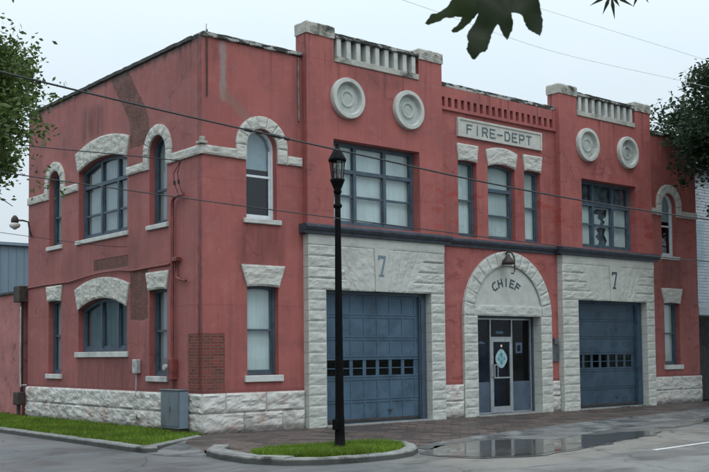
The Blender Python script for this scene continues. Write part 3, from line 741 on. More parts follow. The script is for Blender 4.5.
# stroke letters
GL = {'F': [((0, 0), (0, 1)), ((0, 1), (1, 1)), ((0, .55), (.8, .55))], 'I': [((.5, 0), (.5, 1))],
      'R': [((0, 0), (0, 1)), ((0, 1), (.75, 1)), ((.75, 1), (1, .85)), ((1, .85), (1, .62)), ((1, .62), (.75, .48)), ((.75, .48), (0, .48)), ((.6, .48), (1, 0))],
      'E': [((0, 0), (0, 1)), ((0, 1), (1, 1)), ((0, .52), (.8, .52)), ((0, 0), (1, 0))], '-': [((0, .5), (1, .5))],
      'D': [((0, 0), (0, 1)), ((0, 1), (.7, 1)), ((.7, 1), (1, .75)), ((1, .75), (1, .25)), ((1, .25), (.7, 0)), ((.7, 0), (0, 0))],
      'P': [((0, 0), (0, 1)), ((0, 1), (.75, 1)), ((.75, 1), (1, .85)), ((1, .85), (1, .6)), ((1, .6), (.75, .45)), ((.75, .45), (0, .45))],
      'T': [((.5, 0), (.5, 1)), ((0, 1), (1, 1))], 'C': [((1, 1), (.3, 1)), ((.3, 1), (0, .75)), ((0, .75), (0, .25)), ((0, .25), (.3, 0)), ((.3, 0), (1, 0))],
      'H': [((0, 0), (0, 1)), ((1, 0), (1, 1)), ((0, .5), (1, .5))]}
def glyph(bm, ch, cx, cz, w, h, rot, d0, d1, th):
    for i, (p, q) in enumerate(GL[ch]):
        P = Vector(((p[0] - .5) * w, (p[1] - .5) * h)); Q = Vector(((q[0] - .5) * w, (q[1] - .5) * h)); dd = (Q - P).normalized(); nn = Vector((-dd.y, dd.x)) * th / 2
        P = P - dd * th / 2; Q = Q + dd * th / 2
        pts = []
        for v in (P - nn, Q - nn, Q + nn, P + nn):
            pts.append((cx + v.x * math.cos(rot) - v.y * math.sin(rot), cz + v.x * math.sin(rot) + v.y * math.cos(rot)))
        e = .0006 * i
        plate(bm, 'f', pts, [], d0 - e, d1)
bm = NB()
for i, ch in enumerate('CHIEF'):
    a = math.radians(90 + 30 - 15 * i); glyph(bm, ch, 10.42 + 1.0 * math.cos(a), 2.90 + 1.0 * math.sin(a), .155, .21, a - PI / 2, -.045, -.0355, .042)
obj('lettering', bm, 'letter', por)
# sign
bm = NB(); plate(bm, 'f', rect(8.46, 12.15, 8.07, 8.62), [rect(8.52, 12.09, 8.12, 8.56)], -.075, -.001); sg = obj('sign', bm, 'lintel', ST); sg['label'] = 'long stone name panel reading FIRE-DEPT'
bm = NB(); plate(bm, 'f', rect(8.521, 12.089, 8.121, 8.559), [], -.05, -.0012); obj('sign_panel', bm, 'lintel', sg)
bm = NB()
for i, ch in enumerate('FIRE-DEPT'): glyph(bm, ch, 8.95 + .325 * i, 8.315, .20 if ch != '-' else .19, .25, 0, -.058, -.0505, .042)
obj('lettering', bm, 'lettermid', sg)

# ---- shopfront in the portal (at y = .25)
SY = .25
bm = NB(); fx = (9.14, 9.98, 10.97, 11.82)
plate(bm, 'f', rect(9.132, 11.918, -.02, 2.898), [rect(9.20, 11.86, .02, 2.84)], SY - .02, SY + .10)
obj('shopfront_frame', bm, 'blue', ST)
bm = NB()
for x in (9.37, 10.01, 10.95, 11.80): box(bm, x - .022, x + .022, SY, SY + .08, .02, 2.838)
for (l, r, z) in ((9.392, 9.988, .04), (10.972, 11.778, .04), (10.032, 10.928, 2.27), (10.032, 10.928, 2.82), (9.392, 9.988, 2.82), (10.972, 11.778, 2.82)): box(bm, l, r, SY + .005, SY + .075, z - .02, z + .02)
sf = obj('shopfront_mullion', bm, 'alu', ST)
bm = NB(); plate(bm, 'f', rect(10.035, 10.925, .03, 2.245), [rect(10.13, 10.85, .22, 1.05), rect(10.13, 10.85, 1.09, 2.14)], SY + .0, SY + .055)
dr = obj('entrance_door', bm, 'alu', ST)
bm = NB(); plate(bm, 'f', rect(10.12, 10.86, .21, 2.15), [], SY + .03, SY + .036, True); obj('pane', bm, 'doorglass', dr)
bm = NB(); box(bm, 10.08, 10.11, SY - .06, SY - .001, 1.08, 1.11); box(bm, 10.08, 10.11, SY - .06, SY - .001, 1.42, 1.45); box(bm, 10.08, 10.11, SY - .085, SY - .06, 1.06, 1.47); box(bm, 10.11, 10.24, SY - .085, SY - .065, 1.06, 1.085); box(bm, 10.22, 10.245, SY - .084, SY - .066, 1.086, 1.44); box(bm, 10.11, 10.24, SY - .085, SY - .065, 1.441, 1.47); obj('handle', bm, 'alu', dr)
# round door emblem: scalloped disc with darker cross-shaped centre
bm = NB(); ex, ez = 10.50, 1.64
plate(bm, 'f', [(ex + (.245 + .012 * math.cos(4 * a)) * math.cos(a), ez + (.275 + .012 * math.cos(4 * a)) * math.sin(a)) for a in [2 * PI * k / 48 for k in range(48)]], [], SY + .026, SY + .0292)
em = obj('emblem', bm, 'emblemA', dr)
bm = NB()
plate(bm, 'f', [(ex + (.13 + .035 * math.cos(4 * a)) * math.cos(a), ez + (.15 + .04 * math.cos(4 * a)) * math.sin(a)) for a in [2 * PI * k / 48 for k in range(48)]], [], SY + .0225, SY + .0255)
obj('emblem_centre', bm, 'emblemB', dr)
bm = NB()
for (l, r, q0, q1) in ((-.085, -.045, -.08, .08), (.045, .085, -.08, .08), (-.04, .04, -.02, .02)): plate(bm, 'f', rect(ex + l, ex + r, ez + q0, ez + q1), [], SY + .019, SY + .0222)
obj('emblem_marks', bm, 'emblemA', dr)
bm = NB(); lathe(bm, [(.0001, SY + .01), (.04, SY + .015), (.04, SY + .02)], 14, (10.50, 0, 2.02), 'y'); obj('round_sticker', bm, 'glow', dr)
bm = NB()
for (l, r, q0, q1) in ((9.39, 9.99, .06, 2.8), (10.97, 11.78, .06, 2.8), (10.03, 10.93, 2.29, 2.8)): plate(bm, 'f', rect(l, r, q0, q1), [], SY + .04, SY + .046, True)
obj('shopfront_pane', bm, 'doorglass', ST)
for (l, r) in ((9.395, 9.985), (10.975, 11.775)): bm = NB(); plate(bm, 'f', rect(l, r, .065, .95), [], SY + .028, SY + .034); obj('shopfront_lower_panel', bm, 'frost', ST)
bm = NB(); plate(bm, 'f', rect(11.17, 11.46, 1.80, 2.12), [rect(11.24, 11.39, 1.85, 2.04)], SY + .048, SY + .05); plate(bm, 'f', rect(10.30, 10.62, 2.38, 2.46), [], SY + .048, SY + .05); plate(bm, 'f', [(9.5, 2.08), (9.85, 2.08), (9.72, 2.15), (9.6, 2.15)], [], SY + .048, SY + .05); obj('poster', bm, 'poster', ST)
bm = NB(); box(bm, 9.2, 11.9, 1.4, 1.45, -.02, 2.95); box(bm, 9.2, 11.9, .4, 1.39, 2.95, 3.0); obj('lobby_back', bm, 'lobby', ST)
bm = NB(); box(bm, 9.0, 12.0, -.25, SY + .2, -.10, .012, .01); obj('threshold', bm, 'concrete', ST)

# ================================================================ things fixed to or standing by the walls
def T(name, label, cat, loc=(0, 0, 0), group=None): return tag(empty(name, loc), label, cat, group)
def child(name, bm, mat, root, smooth=False):
    o = obj(name, bm, mat, root, smooth); o.matrix_parent_inverse = Matrix.Translation(-Vector(root.location)); return o
# gooseneck lamp over the portal
g = T('gooseneck_lamp', 'dark rusty gooseneck lamp above the CHIEF arch', 'wall lamp', (10.45, -.05, 4.7))
bm = NB(); tube(bm, [(10.35, -.03, 4.72), (10.35, -.18, 4.80), (10.36, -.32, 4.78), (10.38, -.40, 4.66), (10.38, -.42, 4.50)], .028, 8); child('arm', bm, 'rustdark', g)
bm = NB(); lathe(bm, [(.05, .30), (.07, .22), (.17, .10), (.20, 0), (.185, 0), (.06, .16)], 20, (10.20, -.33, 4.42)); child('lamp_shade', bm, 'rustdark', g, True)
bm = NB(); tube(bm, [(10.38, -.42, 4.52), (10.39, -.42, 4.25), (10.34, -.40, 4.14), (10.28, -.38, 4.15)], .022, 6); child('hook', bm, 'rustdark', g)
# plaque
bm = NB(); box(bm, 12.47, 12.80, -.05, -.002, 1.52, 2.06, .01); tube(bm, [(12.64, -.03, 2.06), (12.64, -.03, 2.24)], .10, 12)
p_ = obj('plaque', bm, 'plaque', None); tag(p_, 'small grey plaque between the entrance arch and the right engine door', 'plaque')
# downpipe by the left pier
bm = NB(); tube(bm, [(2.80, -.025, 9.34), (2.80, -.025, 8.4), (2.81, -.025, 7.72)], .024, 8)
tag(obj('rain_pipe', bm, 'dullpipe'), 'short grey rain pipe ending beside the left brick pier', 'drain pipe')
# lightning/cable conduit by corner
bm = NB(); tube(bm, [(.12, -.03, 9.55), (.12, -.03, 8.6), (.12, -.03, 7.95)], .018, 6); tag(obj('thin_conduit', bm, 'rustdark'), 'thin dark conduit running down from the front roof corner', 'conduit')
bm = NB(); tube(bm, [(.10, -.02, 9.50), (.10, -.04, 9.68)], .012, 5); tag(obj('roof_spike', bm, 'meter'), 'tiny metal spike standing on the roof corner coping', 'spike')
# electrical service on side wall
g = T('service_mast', 'red-painted electrical service pipe with bent weatherhead on the side wall', 'pipe', (-.08, 1.28, 1.0))
bm = NB(); tube(bm, [(-.08, 1.28, 1.0), (-.08, 1.28, 3.0), (-.08, 1.28, 5.45), (-.09, 1.24, 5.60), (-.11, 1.12, 5.66), (-.14, .80, 5.68), (-.15, .62, 5.66)], .045, 8); child('pipe', bm, 'redpipe', g)
bm = NB(); tube(bm, [(-.06, 1.20, 4.15), (-.07, 1.1, 3.72), (-.08, .92, 3.66), (-.09, .62, 3.60)], .035, 8); box(bm, -.16, -.02, .95, 1.22, 4.10, 4.20, .01); child('side_pipe', bm, 'redpipe', g)
bm = NB(); box(bm, -.16, -.003, 1.16, 1.38, 1.25, 1.75, .01); child('junction_box', bm, 'redpipe', g)
bm = NB(); tube(bm, [(-.10, 1.46, 1.55), (-.22, 1.46, 1.55)], .07, 14); child('meter_dial', bm, 'meter', g)
bm = NB()
for dy, dz in ((.75, .0), (.95, .03)):
    tube(bm, [(-.14, dy - .1, 5.66), (-.2, dy, 5.95), (-.24, dy - .02, 6.2), (-.28, .52, 6.44)], .010, 5)
    tube(bm, [(-.2, dy, 5.93), (-.215, dy - .01, 6.03)], .028, 6)
child('drip_loops', bm, 'cable', g)
g = T('meter_box', 'small grey meter box with thin cable on the side wall', 'meter box', (-.05, 3.15, 1.5))
bm = NB(); box(bm, -.13, -.003, 3.03, 3.27, 1.38, 1.74, .015); child('housing', bm, 'meter', g)
bm = NB(); tube(bm, [(-.07, 3.15, 1.38), (-.07, 3.17, .9), (-.16, 3.14, .82), (-.16, 3.12, .2)], .015, 6); child('cable', bm, 'meter', g)
bm = NB(); box(bm, -.24, -.12, 3.04, 3.2, .20, .34, .02); child('tap_cover', bm, 'sill', g)
# cable band along the side wall
bm = NB(); tube(bm, [(-.03, 10.45, 3.97), (-.03, 9, 3.99), (-.035, 7.3, 3.98), (-.05, 6.2, 4.06), (-.08, 5.2, 4.10), (-.05, 4.2, 4.10), (-.03, 3.4, 4.04), (-.03, 2.4, 4.06), (-.03, 1.5, 4.07)], .026, 6)
tag(obj('wall_cable', bm, 'redpipe'), 'dark red cable strung along the side wall between the storeys', 'cable')
# cabinet
g = T('utility_cabinet', 'large grey metal utility cabinet standing against the stone base', 'utility cabinet', (-.25, .90, 0))
bm = NB(); box(bm, -.36, -.11, .46, 1.35, .10, 1.00, .012); child('body', bm, 'cabinet', g)
bm = NB(); box(bm, -.345, -.12, .446, .459, .12, .98); child('side_panel', bm, 'cabinetend', g)
bm = NB(); box(bm, -.373, -.361, .50, .90, .16, .94, .004); box(bm, -.373, -.361, .91, 1.31, .16, .94, .004); child('door', bm, 'cabinet', g)
bm = NB(); box(bm, -.385, -.374, .86, .88, .50, .62, .003); child('handle', bm, 'rustdark', g)
bm = NB(); box(bm, -.385, -.10, .43, 1.38, 1.001, 1.025, .008); child('lid', bm, 'cabinet', g)
bm = NB(); box(bm, -.33, -.12, .49, 1.32, -.05, .099); child('plinth', bm, 'rustdark', g)
# side lamp at far end
g = T('bracket_lamp', 'small lamp on a curved arm at the far end of the side wall', 'wall lamp', (0, 10.2, 5.7))
bm = NB(); tube(bm, [(-.02, 10.15, 5.55), (-.08, 10.15, 5.72), (-.12, 10.18, 6.02), (-.28, 10.22, 6.06), (-.52, 10.25, 6.05)], .03, 6); child('arm', bm, 'rustdark', g)
bm = NB(); lathe(bm, [(.04, .22), (.10, .14), (.12, .06), (.11, .0)], 14, (-.52, 10.25, 5.98)); child('lamp_shade', bm, 'rustdark', g, True)
bm = NB(); lathe(bm, [(.10, -.01), (.17, -.06), (.15, -.14), (.02, -.22)], 14, (-.52, 10.25, 5.98)); child('lamp_glass', bm, 'sill', g, True)
# annex and its pipes
AX = T('annex', 'low red side building behind the far end of the fire station', 'building', (0, 11, 0))
bm = NB(); box(bm, .02, 9, 10.95, 24, -.2, 3.85); child('wall', bm, 'redplain', AX)
bm = NB(); box(bm, -.06, 9.05, 10.90, 24.05, 3.851, 3.94, .01); child('roof', bm, 'blackcoping', AX)
bm = NB(); box(bm, .45, 9, 10.47, 10.94, -.2, 3.6); child('gap_wall', bm, 'woodandshade', AX)  # near-black filler, the shade of the gap put into its colour
bm = NB(); tube(bm, [(-.10, 10.70, 3.7), (-.10, 10.70, 2.0), (-.10, 10.70, .35)], .05, 8); box(bm, -.26, .1, 10.52, 11.0, 3.55, 4.05, .01)
tag(obj('rain_downpipe', bm, 'rustdark'), 'dark rainwater pipe and hopper in the corner by the low annex', 'drain pipe')
bm = NB(); tube(bm, [(-.20, 10.55, 3.4), (-.20, 10.55, 1.5), (-.20, 10.52, .9)], .022, 6); tube(bm, [(-.20, 10.55, .95), (-.05, 10.40, .97)], .02, 6)
tag(obj('pale_conduit', bm, 'meter'), 'thin pale conduit beside the rainwater pipe', 'conduit')
bm = NB(); box(bm, -.35, -.12, 10.35, 10.75, .35, .75, .02); tube(bm, [(-.25, 10.55, .36), (-.25, 10.55, -.02)], .06, 8); tag(obj('valve_box', bm, 'rustdark'), 'dark valve box low in the corner under the rainwater pipe', 'valve box')
# grey building behind
g = T('metal_building', 'large blue-grey metal building beyond the low annex', 'building', (4, 34, 0))
bm = NB(); box(bm, -14, 22, 30, 50, -.2, 7.45)
child('wall', bm, 'greymetal', g)
bm = NB()
for i in range(90): box(bm, -14 + .4 * i, -13.94 + .4 * i, 29.96, 29.998, 0, 7.44)
child('cladding_ribs', bm, 'greymetal', g)
bm = NB(); box(bm, -14.2, 22.2, 29.8, 50.2, 7.451, 7.6); child('roof', bm, 'greymetal', g)
# white building at right
g = T('white_house', 'white sided building glimpsed beyond the right wing', 'house', (23, 2, 0))
bm = NB(); box(bm, 22.6, 34, 2.2, 12, 3.6, 9.0)
for i in range(44): box(bm, 22.59, 34, 2.17, 2.199, 3.65 + .12 * i, 3.75 + .12 * i)
child('wall', bm, 'whitewood', g)
bm = NB()
for i in range(12): box(bm, 22.40, 22.75 - .12 * (i % 2), 2.08, 2.168, 3.7 + .45 * i, 4.12 + .45 * i)
child('corner_boards', bm, 'lintel', g)
bm = NB(); box(bm, 22.2, 34, .9, 2.0, 3.15, 3.5, .02); box(bm, 22.3, 34, 1.0, 1.9, 3.501, 3.62); child('porch_beam', bm, 'whitewood', g)
bm = NB(); box(bm, 22.7, 34, 2.4, 12, -.1, 3.59); child('porch_recess', bm, 'woodandshade', g)  # near-black box, shade under the porch put into its colour
for x in (26.0, 30.0): bm = NB(); box(bm, x, x + .25, 1.1, 1.35, -.1, 3.14); child('porch_post', bm, 'whitewood', g)
bm = NB(); box(bm, 23.6, 24.7, 2.14, 2.168, 5.2, 7.0); child('window', bm, 'glass', g)
bm = NB(); box(bm, 22.3, 34.3, 1.8, 12.3, 9.001, 9.15); child('roof', bm, 'rustdark', g)
bm = NB()
for i in range(34): box(bm, 20.85 + .15 * i, 20.985 + .15 * i, 1.7, 1.73, -.1, 2.0 + .03 * (i % 3))
for z in (.4, 1.6): box(bm, 20.8, 26, 1.735, 1.79, z, z + .1)
tag(obj('board_fence', bm, 'woodandshade'), 'dark board fence between the fire station and white house', 'fence')

# ================================================================ ground
def polysheet(name, pts, z, mat, label=None, zf=None, sub=0):
    bm = NB(); rv, re, rf, *_ = delaunay_2d_cdt([Vector(p) for p in pts], [(i, (i + 1) % len(pts)) for i in range(len(pts))], [], 1, 1e-6)
    V = [bm.verts.new((v.x, v.y, zf(v.x, v.y) if zf else z)) for v in rv]
    for f in rf:
        fc = bm.faces.new([V[i] for i in f])
        if fc.normal.z < 0: fc.normal_flip()
    bm.normal_update()
    for fc in bm.faces:
        if fc.normal.z < 0: fc.normal_flip()
    me = bpy.data.meshes.new(name); bm.to_mesh(me); bm.free(); return link(name, me, mat)
def wobble(pts, n=6, amp=.08, closed=True):
    out = []
    for i in range(len(pts)):
        a, b = Vector(pts[i]), Vector(pts[(i + 1) % len(pts)])
        for k in range(n):
            p = a + (b - a) * k / n; q = Vector((p.x * 1.7, p.y * 1.7, 0)); out.append((p.x + noise.noise(q) * amp, p.y + noise.noise(q + Vector((9, 0, 0))) * amp))
    return out
RZ = -.12
bm = NB(); q = 600
gr = raw('ground', [(-q, -q, RZ - .05), (q, -q, RZ - .05), (q, q, RZ - .05), (-q, q, RZ - .05)], [(0, 1, 2, 3)], 'soil'); tag(gr, kind='structure')
rd = raw('road', [(-60, -60, RZ), (120, -60, RZ), (120, 0, RZ), (-2.6, 0, RZ), (-2.6, 90, RZ), (-12, 90, RZ), (-12, 0, RZ), (-60, 0, RZ)], [(0, 1, 2, 3, 6, 7), (3, 4, 5, 6)], 'road'); tag(rd, kind='structure')
BE = [(1.95, -5.15), (2.86, -4.66), (4.97, -4.07), (8.8, -3.29), (12.94, -2.86), (18.79, -1.9), (40, -1.5)]   # brick edge
pv = [(-.35, .02), (-.7, -.55), (-1.35, -1.5), (-1.72, -2.9), (-1.9, -4.7), (-1.7, -5.8), (-.9, -6.28), (.15, -6.3), (1.2, -5.8)] + BE + [(40, .04), (20.73, .04)]
zf = lambda x, y: -.01 - .02 * max(0., -y)
tag(polysheet('brick_pavement', pv, 0, 'pave', zf=zf), kind='structure')
gt = BE + [(40, -2.7), (18.9, -3.1), (13.1, -4.2), (9.0, -4.9), (5.4, -5.9), (3.2, -6.4), (1.6, -6.4)]
tag(polysheet('gutter_apron', gt, RZ + .006, 'gutter'), kind='structure')
# sloped joint between brick edge and gutter
tag(polysheet('corner_ramp', [(-2.62, -2.2), (-2.2, -1.6), (-.65, -.56), (-1.35, -1.5), (-1.72, -2.9), (-1.95, -3.35), (-2.35, -3.3), (-2.6, -2.9)], RZ + .004, 'gutter', zf=lambda x, y: zf(x, y) if any(abs(x - p[0]) + abs(y - p[1]) < .02 for p in ((-.65, -.56), (-1.35, -1.5), (-1.72, -2.9))) else RZ + .005), kind='structure')
tag(polysheet('pavement_lip', [(p[0], p[1]) for p in BE] + [(p[0] + .02, p[1] - .45) for p in reversed(BE)], 0, 'gutter', zf=lambda x, y: zf(x, y) + .002 if any(abs(x - p[0]) + abs(y - p[1]) < .01 for p in BE) else RZ + .009), kind='structure')
pd = [(2.0, -5.45), (3.2, -5.22), (4.4, -5.05), (5.4, -5.75), (6.9, -5.65), (8.6, -5.8), (9.0, -6.25), (7.6, -6.75), (6.2, -6.95), (5.2, -7.35), (4.0, -7.55), (2.6, -7.75), (1.5, -7.45), (1.1, -6.6)]
wd = [(p[0] + (p[0] - 5) * .03, p[1] + (p[1] + 6.3) * .12) for p in pd]
tag(polysheet('wet_patch', wobble(wd, 8, .22), RZ + .009, 'wetdark'), kind='structure')
tag(polysheet('puddle', wobble(pd, 8, .14), RZ + .013, 'water'), kind='structure')
tag(polysheet('small_puddle', wobble([(9.9, -5.4), (12, -4.8), (14, -4.4), (14.2, -4.7), (12.2, -5.3), (10.2, -5.8)], 6, .1), RZ + .012, 'water'), kind='structure')
tag(polysheet('road_marking', [(4.9, -8.86), (7.2, -8.66), (14, -8.1), (14, -8.0), (7.2, -8.56), (4.9, -8.74)], RZ + .005, 'linepaint'), kind='structure')
# kerbs
def kerb(name, pts, w, z0, z1, label, breaks=True):
    bm = NB(); pts = [Vector(p) for p in pts]
    fine = []
    for i in range(len(pts) - 1):
        n = max(1, int((pts[i + 1] - pts[i]).length / .25))
        fine += [pts[i] + (pts[i + 1] - pts[i]) * k / n for k in range(n)]
    fine.append(pts[-1]); prof = [(0, z0), (0.0, z1 - .03), (.03, z1), (w, z1), (w, z0)]; rows = []
    for i, p in enumerate(fine):
        d = (fine[min(i + 1, len(fine) - 1)] - fine[max(0, i - 1)]).normalized(); nrm = Vector((-d.y, d.x))
        rows.append([bm.verts.new((p.x + nrm.x * (a + noise.noise(Vector((p.x * 3, p.y * 3, k))) * .012), p.y + nrm.y * a, z + noise.noise(Vector((p.x * 2, p.y * 2, 5 + k))) * .012)) for k, (a, z) in enumerate(prof)])
    for i in range(len(rows) - 1):
        for k in range(len(prof) - 1): bm.faces.new([rows[i][k], rows[i + 1][k], rows[i + 1][k + 1], rows[i][k + 1]])
    bm.faces.new(rows[0]); bm.faces.new(rows[-1][::-1])
    o = obj(name, bm, 'concrete'); tag(o, kind='structure'); return o
isl = [(-1.40, -2.72), (-2.0, -3.45), (-2.20, -4.2), (-2.25, -5.2), (-1.95, -5.95), (-1.35, -6.35), (-.6, -6.53), (.15, -6.52), (.8, -6.3), (1.35, -5.85), (1.8, -5.25), (2.02, -4.75), (1.98, -4.45)]
kerb('kerb', isl[:5], .34, -.3, .02, ''); kerb('kerb', isl[4:], .26, -.3, .0, '')
kerb('kerb', [(-2.62, 40), (-2.62, 5), (-2.62, .5), (-2.64, -1.4), (-2.60, -2.1), (-2.35, -2.15)], .24, -.3, -.0, '')
kerb('kerb', [(-2.38, -1.95), (-1.5, -1.25), (-.62, -.62), (-.2, -.3)], .20, -.3, .002, '')

# ---- grass
def inpoly(x, y, poly):
    c = False
    for i in range(len(poly)):
        a, b = poly[i], poly[(i + 1) % len(poly)]
        if (a[1] > y) != (b[1] > y) and x < (b[0] - a[0]) * (y - a[1]) / (b[1] - a[1]) + a[0]: c = not c
    return c
def grass(name, poly, n, z, h, label):
    xs = [p[0] for p in poly]; ys = [p[1] for p in poly]; vs = []; fs = []; k = 0
    rnd = random.Random(len(poly))
    while k < n:
        x, y = rnd.uniform(min(xs), max(xs)), rnd.uniform(min(ys), max(ys))
        if rnd.random() > 1.4 / (1 + max(0, y) * .12): continue
        if not inpoly(x, y, poly): continue
        if noise.noise(Vector((x * 2.3, y * 2.3, 4))) > .12 and rnd.random() < .6: continue
        k += 1; d = .5 + .5 * noise.noise(Vector((x * 1.3, y * 1.3, 0))) ; hh = h * (.5 + rnd.random()) * (.7 + .8 * d); a = rnd.uniform(0, PI); w = .008 + rnd.random() * .008
        dx, dy = math.cos(a) * w, math.sin(a) * w; lx, ly = rnd.gauss(0, .4) * hh, rnd.gauss(0, .4) * hh; i = len(vs)
        vs += [(x - dx, y - dy, z), (x + dx, y + dy, z), (x + lx, y + ly, z + hh)]; fs.append((i, i + 1, i + 2))
    o = raw(name, vs, fs, 'grass'); tag(o, label, 'grass', kind='stuff'); return o
G1 = [(-2.42, -1.85), (-1.5, -1.1), (-.62, -.45), (-.06, -.12), (-.06, 10.4), (-.04, 16), (-2.4, 16)]
G2 = [(-1.5, -4.25), (-1.85, -4.9), (-1.75, -5.6), (-1.2, -6.0), (-.55, -6.22), (.15, -6.22), (.7, -6.02), (1.2, -5.6), (1.55, -5.1), (1.72, -4.62), (1.6, -4.4), (.48, -4.15), (-.78, -3.95)]
G0 = [(-2.42, 16), (-.04, 16), (-.04, 60), (-2.42, 60)]
for nm, gpoly, z in (('grass_soil', G1, -.03), ('grass_soil', G2, -.02), ('grass_soil', G0, -.03)): tag(polysheet(nm, gpoly, z, 'soil', zf=lambda x, y, z=z: z), kind='structure')
# (soil of the island must sit above the paving slope)
grass('grass_strip', G1, 46000, -.035, .085, 'bright green grass strip along the side wall')
grass('island_grass', G2, 20000, -.03, .075, 'small grass island around the street lamp')
# weeds against the wall
# dirt / litter along wall base on the brick
# ================================================================ street lamp
g = T('street_lamp', 'black street lamp post with glass lantern on the grass island', 'street lamp', (.07, -5.0, 0))
LX, LY = .07, -5.0
bm = NB(); lathe(bm, [(.16, -.04), (.16, .03), (.105, .06), (.096, .30), (.096, .55), (.087, .62), (.084, 1.0), (.058, 4.6), (.056, 4.98)], 16, (LX, LY, 0)); child('post', bm, 'black', g, True)
bm = NB(); lathe(bm, [(.075, 4.70), (.09, 4.74), (.075, 4.78)], 16, (LX, LY, 0)); child('collar', bm, 'black', g)
bm = NB(); box(bm, LX - .165, LX - .09, LY - .09, LY + .03, .36, .56, .01); child('access_box', bm, 'black', g)
bm = NB(); lathe(bm, [(.065, 4.98), (.085, 5.02), (.07, 5.06), (.11, 5.16), (.145, 5.24), (.145, 5.27), (.05, 5.27)], 16, (LX, LY, 0)); child('lantern_base', bm, 'black', g, True)
bm = NB(); lathe(bm, [(.105, 5.272), (.148, 5.62)], 8, (LX, LY, 0)); child('lantern_glass', bm, 'lampglass', g)
bm = NB()
for k in range(8):
    a = 2 * PI * k / 8; tube(bm, [(LX + .108 * math.cos(a), LY + .108 * math.sin(a), 5.27), (LX + .152 * math.cos(a), LY + .152 * math.sin(a), 5.63)], .009, 5)
child('lantern_bars', bm, 'black', g)
bm = NB(); lathe(bm, [(.175, 5.62), (.18, 5.66), (.165, 5.69), (.115, 5.78), (.075, 5.86), (.05, 5.88), (.045, 5.91), (.02, 5.93), (.035, 5.96), (.012, 6.0), (.001, 6.04)], 16, (LX, LY, 0)); child('lantern_roof', bm, 'black', g, True)
bm = NB(); lathe(bm, [(.03, 5.28), (.035, 5.38), (.05, 5.44), (.045, 5.52), (.001, 5.56)], 10, (LX, LY, 0)); child('bulb', bm, 'lampglass', g, True)

# ================================================================ overhead wires (real spans across the street)
def catmull(P, n=10):
    P = [Vector(p) for p in P]; m = len(P); L = [max(1e-6, (P[k + 1] - P[k]).length) for k in range(m - 1)]; T_ = []
    for k in range(m):
        if k == 0: T_.append((P[1] - P[0]) / L[0])
        elif k == m - 1: T_.append((P[-1] - P[-2]) / L[-1])
        else: a, b = (P[k] - P[k - 1]) / L[k - 1], (P[k + 1] - P[k]) / L[k]; T_.append((a * L[k] + b * L[k - 1]) / (L[k] + L[k - 1]))
    out = []
    for k in range(m - 1):
        for q in range(n):
            t_ = q / n; h = L[k]; out.append(P[k] * (2 * t_ ** 3 - 3 * t_ ** 2 + 1) + T_[k] * h * (t_ ** 3 - 2 * t_ ** 2 + t_) + P[k + 1] * (-2 * t_ ** 3 + 3 * t_ ** 2) + T_[k + 1] * h * (t_ ** 3 - t_ ** 2))
    out.append(P[-1]); return out
def wire(pts, r, label, name='overhead_wire', mat='cable', group='overhead wires'):
    bm = NB(); tube(bm, catmull(pts), r, 6); return tag(obj(name, bm, mat), label, 'wire', group)
A = Vector
w1 = [(-30, -6.2, 10.0), (-7.38, -6.96, 5.73), (-4.18, -6.98, 5.50), (-1.63, -7.76, 5.12), (.78, -8.43, 4.79), (5.56, -9.74, 4.37), (22, -14, 4.6)]
wire(w1, .0145, 'thick black wire sagging across the facade above the upper windows')
wire([(-30, -8, 9.5), (-12, -4, 7.5), (-4.44, .94, 6.45), (-2.2, -.2, 6.25), (-.3, .5, 6.44)], .012, 'thin service wire ending at the weatherhead pipe')
wire([(-30, -4, 7.5), (-6.98, -5.92, 4.54), (-4.44, -7.33, 4.17), (-2.56, -8.22, 3.95), (3.77, -10.8, 3.38), (16, -16, 3.2)], .009, 'thin wire crossing low in front of the cornice')
wire([(-25, -4, 7.5), (-3.66, 3.01, 4.75), (-.5, 3.3, 4.62), (-.03, 3.75, 4.69)], .007, 'faint wire attached to the side wall under the big window')
wire([(-12, 1, 13.6), (10.01, -.95, 12.12), (17.53, -1.93, 11.62), (40, -5, 9.9)], .0055, 'upper faint wire crossing the sky to the right tree', mat='palecable')
wire([(-16, 2, 12.6), (4.96, -1.89, 10.72), (9.3, -2.5, 10.2), (14.65, -3.33, 10.0), (36, -7, 9.2)], .0055, 'lower faint wire crossing the sky above the parapet', mat='palecable')
# knots on thick wire
bm = NB()
for (t_, l) in ((.55, .12), (.62, .1), (.70, .2), (.80, .08)):
    p = Vector((-4.18, -6.98, 5.50)).lerp(Vector((-1.63, -7.76, 5.12)), t_ - .3); d = (Vector((-1.63, -7.76, 5.12)) - Vector((-4.18, -6.98, 5.50))).normalized(); tube(bm, [p, p + d * l], .03, 6)
tag(obj('wire_clamps', bm, 'cable'), 'dark clamps and splices on the thick overhead wire', 'clamp')

